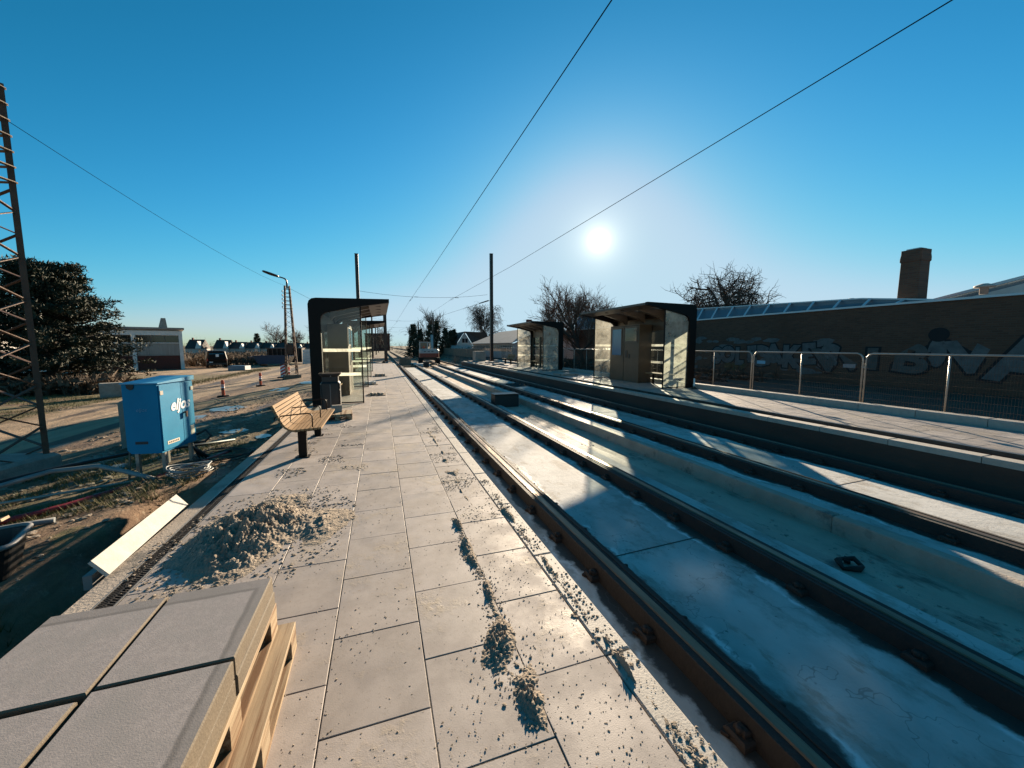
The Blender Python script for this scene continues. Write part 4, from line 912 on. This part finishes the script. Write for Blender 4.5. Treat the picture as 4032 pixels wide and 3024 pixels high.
b.tube([(4.20+(x-4.43)*.85,2.27+(y-4.14)*.8,z) for x,y,z in P],[.02,.03,.018,.026,.02,.03],6,closed=True); b.box((4.27,2.33,-.49),(.10,.05,.03),.5); tag(b.build('rubber_offcut',M['rubber']),'dark ring shaped rubber offcut in the gutter at lower right','offcut')
# light plate & sandbag by the right shelter post
heap('sand_bag',10.05,10.3,.16,.14,.10,'small pile of rubble at the foot of the right shelter post',44,0,24,.6,ZR,'soil')
tag(MB().bar((9.98,10.22,ZR+.12),(10.05,10.3,ZR+.36),.05,.012).build('off_cut',M['white_paint']),'short white offcut leaning on the right shelter post','offcut')
# ------------------------------------------------------------------ digger
t=empty('excavator',(5.4,46.0,-.46),R(-4),'white and orange tracked excavator seen from behind on the right track','excavator')
for s in (-1,1):
    b=MB(); pr=[(-1.2,.25),(-1.05,.05),(1.05,.05),(1.25,.25),(1.25,.5),(1.05,.66),(-1.05,.66),(-1.25,.5)]; b.prism(pr,lambda p,d:(d,p[0],p[1]),s*.98-.24,s*.98+.24); tr=b.build('track',M['rubber'],t)
    b=MB()
    for k in range(4): b.lathe([(.16,-.02),(.16,.02)],(0,0,0),10)
    b=MB()
    for k in range(8): b.box((s*.98,-1.26 if k%2 else 1.27,.2+.05*k),(.5,.03,.03))
    for k in range(13): b.box((s*.98,-1.0+.165*k,.675),(.5,.07,.03))
    b.build('track_shoes',M['rubber'],tr)
b=MB(); b.box((0,0,.6),(1.5,1.4,.3)); b.build('undercarriage',M['black_plastic'],t)
b=MB(); loft(b,[(rrect(2.2,2.5,.35),.78),(rrect(2.2,2.5,.35),1.22)]); b.build('counterweight',M['machine_orange'],t)
b=MB(); loft(b,[(rrect(2.2,2.5,.35),1.222),(rrect(2.2,2.5,.35),1.55),(rrect(2.1,2.3,.4),1.70)]); b.build('engine_cover',M['machine_white'],t)
b=MB(); b.bx(-1.05,-.1,-.35,1.0,1.55,2.55); cab=b.build('cab',M['machine_white'],t)
b=MB(); b.bx(-.96,-.2,-.362,-.352,1.75,2.45); b.bx(-.095,-.085,-.2,.85,1.75,2.45); b.build('cab_window',M['dark_glass'],cab)
b=MB(); b.bx(-1.08,-.06,-.4,1.05,2.551,2.63); b.build('cab_roof',M['dark_steel'],cab)
b=MB(); b.prism([(-.75,1.78),(-.41,1.78),(-.58,2.10)],lambda p,d:(p[0],d,p[1]),-.375,-.364); b.build('warning_triangle',M['orange_plastic'],cab)
b=MB(); b.tube([(.12,-.3,1.7),(.12,-.3,2.35),(.16,-.42,2.42)],.06,8); b.box((.14,-.3,2.45),(.3,.18,.1)); b.build('exhaust',M['machine_white'],t)
b=MB(); b.bar((.45,1.0,1.3),(.55,3.0,3.3),.30,.35); b.bar((.55,3.0,3.3),(.6,4.6,2.6),.26,.30); b.bar((.6,4.6,2.6),(.62,4.4,.9),.2,.26); b.build('boom',M['machine_white'],t)
b=MB(); b.box((.62,4.3,.7),(.9,.6,.5)); b.build('bucket',M['dark_steel'],t)
b=MB(); b.tube([(-1.1,.9,2.3),(-1.35,.95,2.3),(-1.35,.95,2.0)],.02,5); b.box((-1.36,.95,2.1),(.05,.16,.3)); b.build('mirror',M['black_plastic'],t)
b=MB(); b.box((1.0,-.9,1.85),(.12,.12,.18)); b.build('lamp',M['machine_white'],t)
b=MB()
for k in range(3): b.bx(-.62+.42*k,-.36+.42*k,-1.266,-1.252,1.37,1.45)
b.build('blue_mark',M['skip_blue'],t)
# ------------------------------------------------------------------ building site clutter past the platform end
def block(x,y,d,m,lab,rz=0.,name='concrete_block',cat='block',z=-.48):
    o=MB().box((0,0,d[2]/2),d,0,0,None,.02).build(name,M[m]); o.location=(x,y,z); o.rotation_euler=(0,0,rz); tag(o,lab,cat)
block(2.4,41.3,(1.1,.8,.85),'old_wood','olive crate standing on the left track past the slab end',.1,'timber_crate','crate')
block(2.0,38.6,(1.6,.25,.14),'pallet_wood','pale timber beam lying across the left track end',.1,'timber_beam','beam'); block(2.9,40.0,(1.9,.3,.12),'pallet_wood','second timber beam behind the first across the left track',-.15,'timber_beam','beam')
block(4.2,38.2,(.5,.4,.55),'black_plastic','black crate at the far end of the gutter',.1,'plastic_crate','crate'); block(4.0,40.6,(1.5,1.2,.28),'white_paint','pale board on a black crate before the excavator',.05,'board_stack','boards')
block(3.3,43.4,(.3,4.2,.2),'galv','steel profile lying beside the excavator',-.25,'steel_profile','profile'); block(2.9,45.5,(.25,5.,.2),'galv','second steel profile lying behind the first',.2,'steel_profile','profile')
for i in range(3):
    o=MB().tube([(-.2,0,0),(1.5,.2,0)],.24,12).build('concrete_pipe',M['stone']); o.location=(-1.1+.15*i,39.4+.55*i,-.22); tag(o,['nearest','middle','farthest'][i]+' pale pipe lying at the end of the left platform','pipe')
heap('rubble_heap',.35,39.4,.55,.6,.75,'dark rubble heap at the end of the left platform',51,0,36,.8,-.48,'soil')
block(9.3,39.5,(2.6,.5,.15),'concrete','flat concrete beam beyond the right platform',.05,'concrete_beam','beam'); block(10.0,41.2,(2.2,.5,.2),'concrete','second concrete beam beyond the right platform end',-.05,'concrete_beam','beam')
b=MB(); r=random.Random(3)
for k in range(60): x,y=8.3+1.0*r.random(),46+1.0*r.random(); z=-.4+1.1*r.random()*(1-abs(x-8.8)); b.bar((x,y,-.45),(x+r.uniform(-.3,.3),y,z),.05,.01)
tag(b.build('scrap_pile',M['old_wood']),'tangled pile of brown scrap right of the excavator','scrap')
t=empty('board_fence',(11.4,44,-.3),0,'brown timber board fence right of the excavator','fence')
fb=MB().box((0,0,.75),(.03,.46,1.5)).mesh('fence_board',M['old_wood'])
for k in range(64): inst('fence_board',fb,t,(.02*math.sin(k*1.7),k*.48,rnd.uniform(-.03,.03)))
# ------------------------------------------------------------------ trees
def branches(seed,base,h,spread,levels,kids,m_t,m_c,label,cat='tree',name='bare_tree',trunk=.3,up=.35,droop=0.,tr=.22,twig=.012,group=None,first=.35):
    r=random.Random(seed); t=empty(name,base,0,label,cat,group); A=MB(); B=MB()
    def grow(p,d,L,rad,lv):
        n=4 if lv<2 else 3; P=[p.copy()]; RR=[rad]; q=p.copy(); dd=d.copy()
        for i in range(n):
            dd=(dd+Vector((r.gauss(0,.16),r.gauss(0,.16),r.gauss(0,.12)+ (up*.12 if lv>0 else 0)-droop*(.22 if lv>=levels-1 else 0)))).normalized(); q=q+dd*(L/n); P.append(q.copy()); RR.append(max(twig*.6,rad*(1-.45*(i+1)/n)))
        (A if lv<2 else B).tube(P,RR,6 if lv<2 else 3,caps=False)
        if lv>=levels: return
        nk=kids[min(lv,len(kids)-1)]
        for k in range(nk):
            u=(first if lv==0 else .25)+(1-(first if lv==0 else .25))*(k+.6*r.random())/nk; i=min(n-1,int(u*n)); pp=P[i].lerp(P[i+1],u*n-i)
            a=r.random()*6.283; side=dd.orthogonal(); side.rotate(Matrix.Rotation(a,3,dd)); s=spread*(.7+.6*r.random())
            nd=(dd*(1-.3*s)+side*s+Vector((0,0,up*.5*(1 if droop==0 else .3)))).normalized()
            grow(pp,nd,L*(.52+.25*r.random())*(1 if lv else .95),max(twig,rad*(.55)),lv+1)
    grow(Vector((0,0,0)),Vector((0,0,1)),h*.5,tr,0)
    A.build('trunk',m_t,t); B.build('crown',m_c,t); return t
branches(12,(30,25.6,.0),10.2,1.05,5,(9,5,5,4,3),M['bark'],M['twig'],'large bare tree with rounded crown behind the long brick building',tr=.28,twig=.009,first=.38,up=.2)
branches(5,(17.6,31.5,0),7.9,.5,5,(9,6,5,4,3),M['bark'],M['twig_red'],'dense reddish bare tree right behind the right shelters',tr=.18,twig=.010,first=.15)
branches(6,(19.3,33,0),7.4,.62,5,(8,6,5,4,3),M['bark'],M['twig_red'],'second twiggy bare tree just right of the reddish one',tr=.16,twig=.010,first=.15)
branches(7,(15.2,35,0),3.8,.6,4,(8,6,5,4),M['bark'],M['twig_red'],'low bare shrub left of the reddish bare tree','shrub','bare_shrub',tr=.08,twig=.010,first=.1)
branches(8,(22.1,86,0),13.2,.45,5,(9,6,5,4,2),M['bark'],M['twig'],'drooping birch tree behind the gabled house','tree','birch_tree',tr=.22,twig=.02,droop=2.2,first=.4)
branches(9,(9.4,82,-.4),10.5,.5,4,(9,6,5,4),M['bark'],M['twig'],'slim bare tree rising behind the dark conifers',tr=.15,twig=.025,first=.3)
for i,(x,y,h) in enumerate([(-27,122,9),(-21,115,7),(-13.5,108,9.5),(-12,120,7),(-9.5,112,8),(52,60,7.),(62,60,6.5),(1.5,130,9)]):
    branches(20+i,(x,y,-.7),h,.6,4,(7,6,5,3),M['bark'],M['twig'],['bare tree far left behind the row of houses','small bare tree beside the last far house','bare tree behind the lamp post on the horizon','smaller bare tree right of the lamp post','bare tree on the horizon next to the left shelter','distant bare tree top above the brick building roof','second distant tree top above the brick building roof','far bare tree beside the distant tracks'][i],tr=.14,twig=.028,group='distant bare trees')
# conifers and pine from many small needle sprays
def sprays(b,c,rad,n,r,size,flat=.7,upb=.0):
    for k in range(n):
        d=Vector((r.gauss(0,1),r.gauss(0,1),r.gauss(0,1)));
        if d.length<1e-3: continue
        d.normalize(); p=Vector(c)+Vector((d.x*rad[0],d.y*rad[1],d.z*rad[2]))*(r.random()**.45)
        a=Vector((r.gauss(0,1),r.gauss(0,1),r.gauss(0,flat)+upb)).normalized(); q=a.orthogonal(); q.rotate(Matrix.Rotation(r.random()*6.28,3,a)); s=size*(.6+.8*r.random())
        b.add([p-q*s*.16,p+q*s*.16,p+a*s+q*s*.05],[(0,1,2)])
def pine(base,label):
    r=random.Random(8); t=empty('pine_tree',base,0,label,'tree'); A=MB(); B=MB()
    A.tube([(0,0,-.1),(.05,0,1.5),(-.05,.05,3.2),(.1,0,5),(.1,0,6.2)],[.30,.26,.2,.12,.04],8)
    # whorls of limbs with flat foliage pads
    for k in range(128):
        z=.35+6.1*(k/128.)**.95; a=k*2.399+r.uniform(-.4,.4); env=.75+2.65*math.sin(min(1,max(.0,(6.9-z)/5.6))*1.5)
        env*=r.uniform(.70,1.03)
        if z<2.3: env*=1.08
        L=env; e=Vector((math.cos(a)*L,math.sin(a)*L,z+.22*L*r.uniform(-.1,1.0))); s=Vector((0,0,z*.95)); mid=s.lerp(e,.5)+Vector((0,0,-.1))
        A.tube([s,mid,e],[.06,.04,.015],4)
        for j in range(7):
            u=.32+.68*(j+r.random()*.6)/6.5; p=s.lerp(e,min(u,1.02))+Vector((r.gauss(0,.24),r.gauss(0,.24),.12+r.gauss(0,.09))); sz=r.uniform(.28,.52)
            sprays(B,p,(sz,sz,sz*.55),62,r,.165,.7,.5)
    A.build('trunk',M['bark'],t); B.build('crown',M['needles'],t)
    return t
pine((-16.45,27.2,-.72),'large dark spreading pine tree beside the lattice mast')
def conifer(base,h,w,label,seed):
    r=random.Random(seed); t=empty('conifer_tree',base,0,label,'tree','dark conifers beyond the excavator'); A=MB(); B=MB()
    A.tube([(0,0,0),(0,0,h*.95)],[.18,.03],5)
    for k in range(26):
        z=h*(.06+.92*k/26); rr=w*(1-(z/h))**.8+.12
        for j in range(9):
            a=r.random()*6.28; q=rr*r.uniform(.55,1.08); sprays(B,(math.cos(a)*q*.8,math.sin(a)*q*.8,z-.12*q),(q*.3+.1,q*.3+.1,.18),12,r,.36,.6,-.2)
    A.build('trunk',M['bark'],t); B.build('crown',M['needles_far'],t)
for i,(x,y,h,w) in enumerate([(5.6,70,6.0,1.5),(9.1,75,6.3,1.9),(10.5,76,7.1,1.7),(11.8,74,5.6,1.6),(13.4,77,5.2,1.7),(7.6,78,5.4,1.6),(14.6,80,5.6,1.5),(-30.5,118,5.5,1.6),(-24,116,3.8,1.2)]):
    conifer((x,y,-.45),h,w,['leftmost dark conifer standing behind the excavator','conifer just right of the leftmost one','tallest dark conifer right of the excavator boom','conifer on the right slope of the tallest one','low broad conifer before the gabled house','conifer filling the gap behind the excavator','conifer top next to the gabled house roof','pointed conifer above the far row of houses','small conifer right of the pointed one'][i],60+i)
# brown scrub along the far side of the lot
def scrub(name,x0,x1,y0,y1,n,h,label,seed,z=-.7,m='shrub'):
    r=random.Random(seed); b=MB()
    for k in range(n):
        x=r.uniform(x0,x1); y=r.uniform(y0,y1); hh=h*(.4+.8*max(0,.5+nz(x*.25,y*.25,seed)))*r.uniform(.6,1.1)
        for j in range(3):
            a=r.random()*6.28; b.tube([(x,y,z),(x+.35*hh*math.cos(a)*.5,y+.2*hh*math.sin(a),z+hh*.6),(x+.6*hh*math.cos(a)*.6,y+.3*math.sin(a),z+hh)],[.022,.014,.006],3,caps=False)
        sprays(b,(x,y,z+hh*.55),(hh*.45,hh*.4,hh*.45),7,r,.38,.9,.3)
    return tag(b.build(name,M[m]),label,None,None,'stuff')
scrub('scrub',-60,-8,74,92,1500,1.5,'brown scrub across the waste ground on the left',1)
scrub('scrub',-20.5,-13.5,52,56,160,1.2,'scrub beside the white fronted building',2)
scrub('scrub',-20,-12.6,23.5,27.0,520,.85,'undergrowth below the pine tree',3,-.72)
scrub('scrub',11.8,17,12,34,260,.55,'dry weeds in front of the brick wall',4,.05,'soil')
scrub('far_hedge',-120,140,170,240,900,5.,'distant belt of bare trees on the horizon',5,-.8)
scrub('far_hedge',12.5,17,60,74,160,1.6,'shrubs before the gabled house',6,-.3,'needles_far')
# grass tufts near the cabinet and verge
def tufts(name,fn,n,h,label,seed):
    r=random.Random(seed); b=MB(); c=0
    while c<n:
        p=fn(r)
        if p is None: continue
        c+=1; x,y=p; z=gz(x,y)-.01
        for j in range(6):
            a=r.random()*6.28; l=h*r.uniform(.4,1.2); dx,dy=math.cos(a)*l*.6,math.sin(a)*l*.6; w=.006
            b.add([(x-w*dy/l,y+w*dx/l,z),(x+w*dy/l,y-w*dx/l,z),(x+dx,y+dy,z+l)],[(0,1,2)])
    return tag(b.build(name,M['grass']),label,None,None,'stuff')
def ft1(r):
    x=r.uniform(-6.4,-2.5); y=r.uniform(3.6,8.6); return (x,y) if nz(x*.8,y*.8,77)>.03 else None
tufts('grass_tufts',ft1,2600,.09,'short grass and weeds around the cabinet legs',1)
def ft2(r):
    x=r.uniform(-18,-10.8); y=r.uniform(12,24); return (x,y) if nz(x*.4,y*.4,7)>-.1 else None
tufts('grass_tufts',ft2,5000,.10,'green grass verge between road and pine tree',2)
def ft3(r):
    y=r.uniform(25,44); x=-10.9+r.gauss(0,.35); return (x,y)
tufts('grass_tufts',ft3,1800,.16,'strip of dry grass along the far edge of the road',3)
# clods in the yard
def fy(r):
    x=r.uniform(-6.3,-1.95); y=2.6+15*r.random()**1.5
    if x>-2.8 and y<6.3: return None
    return (x,y,gz(x,y)) if nz(x*1.2,y*.6,15)>-.15 else None
clods('soil_clods',fy,3600,.008,.05,'clods and stones on the churned ground left of the platform',19,'sand')
# frozen puddles
for i,(x,y,rx,ry) in enumerate([(-4.6,14.3,.7,.9),(-4.9,13.0,.5,.6),(-4.2,20.0,.7,1.6),(-3.4,22.5,.9,1.5),(-3.1,9.9,.35,.4),(-2.6,12.6,.35,.5),(-4.0,7.9,.3,.25),(-4.9,5.9,.28,.25),(-3.3,26.3,.9,2.2),(-2.35,9.1,.2,.35)]):
    b=MB(); zz=gz(x,y)+.006
    b.add([(x+rx*.7*(1+.45*nz(3*math.cos(a),3*math.sin(a),i))*math.cos(a),y+ry*.6*(1+.45*nz(3*math.cos(a),3*math.sin(a),i+9))*math.sin(a),zz) for a in [6.283*k/30 for k in range(30)]],[tuple(range(30))]); tag(b.build('puddle',M['ice']),kind='structure')
# ------------------------------------------------------------------ buildings on the left
t=empty('workshop_building',(-18.6,46.8,-.72),R(23),'flat roofed workshop with white frame, window band and red brick base','building')
Wd=14.
b=MB(); b.bx(-Wd,0,.12,9,0,3.9); b.build('wall',M['plaster'],t)
for k in range(5):
    x=-k*3.35; b=MB(); b.bx(x-.16,x+.12,-.12,.10,0,3.75); b.build('column',M['white_paint'],t)
for k in range(4):
    x1=-k*3.35-.165; x0=x1-3.02
    b=MB(); b.bx(x0,x1,.0,.11,.02,1.38); b.build('brick_panel',M['red_brick'],t)
    for j in range(4):
        xa=x0+j*.755; b=MB(); b.bx(xa+.01,xa+.745,.03+.02*(j%2),.11,1.44,2.52); b.build('cladding_sheet',M['corrugated'],t)
    for j in range(3):
        xa=x0+j*1.006; b=MB(); b.bx(xa+.03,xa+.976,.02,.11,2.66,3.28); w=b.build('window',M['dark_glass'],t)
    b=MB(); b.bx(x0,x1,-.03,.105,2.56,2.64); b.build('window_sill',M['white_paint'],t)
b=MB(); b.bx(-Wd,.12,-.08,.115,3.34,3.76); b.build('fascia',M['white_paint'],t)
b=MB(); b.bx(-Wd-.2,.3,-.35,9.3,3.905,4.08); b.build('roof',M['roof_grey'],t)
b=MB(); loft(b,[([(-1.6,2),(-.9,2),(-.9,2.7),(-1.6,2.7)],4.08),([(-1.35,2.1),(-1.0,2.1),(-1.0,2.6),(-1.35,2.6)],5.1)]); b.build('roof_stack',M['stone'],t)
# the white house behind the pine, at the left edge
t=empty('white_house',(-27.5,37,-.72),R(0),'white gabled house glimpsed left of the pine','house')
b=MB(); b.bx(-8,2.2,0,8,0,3.5); b.build('wall',M['plaster_white'],t)
b=MB(); b.prism([(-8.4,3.5),(2.7,3.5),(-2.8,6.4)],lambda p,d:(p[0],d,p[1]),-.05,8); b.build('roof',M['plaster_white'],t)
b=MB(); b.bx(-.5,.9,-.04,-.0,1.0,2.4); b.build('window',M['dark_glass'],t)
for x in (1.2,3.0): 
    b=MB(); b.bx(x,x+.22,-1.2,-1.0,0,2.6); b.build('porch_post',M['white_paint'],t)
b=MB(); b.bx(1.2,3.2,-1.22,-.98,2.6,2.75); b.build('porch_beam',M['white_paint'],t)
# far row of houses
for i in range(8):
    x=-37+i*2.9+ (0 if i else -2); y=104+i*.8; h=2.0+(.4 if i in (0,1) else 0)-.05*i
    t=empty('row_house',(x,y,-.7),0,['first','second','third','fourth','fifth','sixth','seventh','eighth'][i]+' dark roofed house from the left in the far row','house','far row of houses')
    b=MB(); b.bx(-1.7,1.2,0,5,0,1.75); b.build('wall',M['plaster'],t)
    b=MB(); b.prism([(-.3,1.7),(5.3,1.7),(2.5,h+1.35)],lambda p,d:(d,p[0],p[1]),-1.75,1.25); rf=b.build('roof',M['roof_dark'],t)
    b=MB(); b.prism([(.25,1.72),(1.25,1.72),(.75,h+.95)],lambda p,d:(p[0],d,p[1]),-.4,1.5); b.build('white_gable',M['plaster_white'],t)
    b=MB(); b.bx(-1.2,-.9,2.2,2.6,h+.9,h+1.75); b.build('chimney',M['red_brick'],rf)
# skip, container, timber, van, slabs
s=1.243
t=empty('waste_skip',(-11.7,51.6,-.71),R(-8),'open blue waste skip with slanted ends by the road','skip')
b=MB(); b.prism([(-1.4,.25),(1.3,.25),(1.9,1.15),(-1.9,1.15)],lambda p,d:(p[0],d,p[1]),-.9,.9); b.build('skip_body',M['skip_blue'],t)
b=MB(); b.bx(-1.95,1.95,-.96,-.9,1.1,1.2); b.bx(-1.95,1.95,.9,.96,1.1,1.2); b.build('rim',M['skip_blue'],t)
for k in range(7):
    b=MB(); b.bar((1.42+.0,-.8+.26*k,.3),(1.93,-.8+.26*k,1.1),.06,.05); b.build('end_rib',M['galv'],t)
for sx in (-1.2,1.1):
    b=MB(); b.box((sx,0,.12),(.18,1.6,.24)); b.build('skid',M['black_plastic'],t)
t=empty('waste_container',(-11.6,57.5,-.71),R(-3),'tall dark roll off container behind the blue skip','container')
b=MB(); b.bx(-2.0,2.0,-1,1,.2,1.95); b.build('body',M['black_metal'],t)
for k in range(8): b=MB(); b.bx(-1.9+.5*k,-1.8+.5*k,-1.06,-1.0,.25,1.9); b.build('rib',M['dark_steel'],t)
b=MB(); b.bx(-2.05,2.05,-1.08,1.08,1.95,2.05); b.build('lid',M['dark_steel'],t)
t=empty('trailer',(-14.6,57.5,-.71),0,'dark trailer standing left of the container','trailer'); MB().bx(-1.3,1.1,-.6,.6,.35,.95).build('bed',M['skip_blue'],t)
for sx in (-.8,.6):
    o=MB().lathe([(.25,-.1),(.25,.1)],(0,0,0),12).build('wheel',M['rubber'],t); o.rotation_euler=(R(90),0,0); o.location=(sx,-.65,.25)
for k in range(5):
    tag(MB().box((-8.95,56.+.02*k,-.55+.37*k),(1.0,1.2,.34),.02*k,0,None,.02).build('pale_bale',M['plaster_white']),['bottom','second','third','fourth','top'][k]+' pale block in the stack beside the container','block','stacked pale blocks by the container')
t=empty('delivery_van',(-17.0,50.3,-.71),R(21),'dark van parked by the workshop, seen from behind','van')
b=MB(); loft(b,[(rrect(1.75,3.9,.15),.30),(rrect(1.82,4.0,.2),.9),(rrect(1.55,3.7,.25),1.72),(rrect(1.3,3.4,.25),1.80)]); b.build('body',M['black_metal'],t)
b=MB(); b.add([(-.66,-1.96,1.05),(.66,-1.96,1.05),(.60,-1.885,1.55),(-.60,-1.885,1.55)],[(0,1,2,3)]); b.build('rear_window',M['dark_glass'],t)
b=MB(); b.box((.05,-1.97,1.30),(.26,.02,.26)); b.build('paper_sign',M['paint_mark'],t)
b=MB(); b.box((0,-2.0,.42),(1.7,.12,.18)); b.build('bumper',M['black_plastic'],t)
for sx in (-.8,.8):
    b=MB(); b.box((sx,-1.99,.85),(.1,.03,.22)); b.build('tail_light',M['red_paint'],t)
    for yy in (-1.2,1.3):
        o=MB().lathe([(.18,-.1),(.31,-.1),(.31,.1),(.18,.1)],(0,0,0),14).build('wheel',M['rubber'],t); o.rotation_euler=(0,R(90),0); o.location=(sx,yy,.31)
b=MB(); b.box((-.5,-1.99,.62),(.3,.02,.09)); b.build('number_plate',M['paint_mark'],t)
t=empty('wrapped_bundle',(-12.7,42.9,-.71),R(-15),'blue grey wrapped bundle of panels lying at the edge of the lot','bundle'); MB().box((0,0,.24),(1.5,.9,.42),0,0,None,.05).build('panels',M['zinc'],t); MB().box((.77,0,.25),(.03,.86,.40)).build('end_sheet',M['white_paint'],t); MB().box((.9,-.3,.04),(1.3,.08,.06),.4).build('lath',M['pallet_wood'],t)
t=empty('timber_rack',(-18.4,60,-.71),0,'low timber rack beyond the van','rack')
for z in (.3,.6,.9): MB().box((0,0,z),(2.4,.08,.12)).build('rail',M['old_wood'],t)
for x in (-1.1,0,1.1): MB().box((x,.06,.5),(.1,.1,1.0)).build('post',M['old_wood'],t)
heap('rubble_heap',-21.2,53.5,1.6,1.2,1.6,'pale rubble heap between workshop and van',61,0,40,1.,-.75,'stone')
# ------------------------------------------------------------------ buildings on the right, far
t=empty('gabled_house',(17.6,76,-.3),0,'house with plaster gable and dark pitched roof beyond the fence','house')
b=MB(); b.prism([(-3.3,2.0),(0.05,2.0),(-1.62,4.55)],lambda p,d:(p[0],d,p[1]),0,.2); b.build('gable_wall',M['plaster'],t)
b=MB(); b.bx(-3.3,.05,0,9,0,1.99); b.build('wall',M['plaster'],t)
b=MB(); b.add([(-1.62,-.25,4.75),(-3.6,-.25,1.9),(-1.62,9,4.75),(-3.6,9,1.9),(3.0,.6,4.65),(.1,-.25,1.9),(4.6,1.5,1.9),(3.0,9,4.65),(4.6,9,1.9)],[(0,2,3,1),(0,5,6,4),(0,4,7,2),(4,6,8,7)]); b.build('roof',M['roof_dark'],t)
b=MB(); b.bx(-2.1,-1.0,-.03,.0,2.5,3.4); w=b.build('window',M['dark_glass'],t)
b=MB(); b.bx(-2.18,-.92,-.05,-.031,2.42,2.5); b.bx(-2.18,-.92,-.05,-.031,3.4,3.46); b.bx(-1.58,-1.52,-.05,-.031,2.5,3.4); b.build('window_frame',M['white_paint'],w)
b=MB(); b.add([(-5.2,-2.5,1.1),(-.5,-2.5,1.1),(-.5,.0,2.0),(-4.4,.0,2.0)],[(0,1,2,3)]); b.bx(-5,-.6,-2.3,-.1,0,1.08); b.build('annex',M['plaster'],t)
t=empty('long_shed',(14.2,41,-.1),0,'long low shed with grey sheet roof and window band behind the right mast','building')
b=MB(); b.bx(0,9,0,20,0,2.0); b.build('wall',M['plaster'],t)
b=MB(); b.add([(-.4,-.3,1.98),(-.4,20.3,1.98),(4.5,20.3,3.9),(4.5,-.3,3.9),(9.4,20.3,1.98),(9.4,-.3,1.98),(-.4,-.3,2.06),(-.4,20.3,2.06),(4.5,20.3,3.98),(4.5,-.3,3.98)],[(6,9,8,7),(0,1,2,3),(0,6,7,1),(9,5,4,8),(0,3,9,6),(1,7,8,2)]); b.build('roof',M['roof_grey'],t)
b=MB(); b.add([(0,-.02,1.98),(9,-.02,1.98),(4.5,-.02,3.85)],[(0,1,2)]); b.build('gable_end',M['plaster'],t)
for k in range(22):
    b=MB(); b.bx(-.05,-.005,.4+.88*k,1.05+.88*k,1.05,1.75); w=b.build('window',M['dark_glass'],t)
    b=MB(); b.bx(-.07,-.051,.33+.88*k,.39+.88*k,1.0,1.8); b.bx(-.07,-.051,.70+.88*k,.74+.88*k,1.05,1.75); b.build('window_frame',M['white_paint'],w)
b=MB(); b.bx(4.0,4.6,6,6.6,3.6,5.1); b.build('chimney',M['red_brick'],t)
t=empty('distant_block',(1.2,170,-.7),0,'distant dark red apartment block beside the tracks','building'); MB().bx(-7,2.8,0,12,0,7.2).build('wall',M['red_brick'],t); MB().bx(-7.3,3.1,-.3,12.3,7.2,7.5).build('roof',M['roof_dark'],t)
for k in range(5):
    for j in range(2): MB().bx(-6.2+1.8*k,-5.2+1.8*k,-.06,-.0,1.4+2.8*j,2.9+2.8*j).build('window',M['dark_glass'],t)
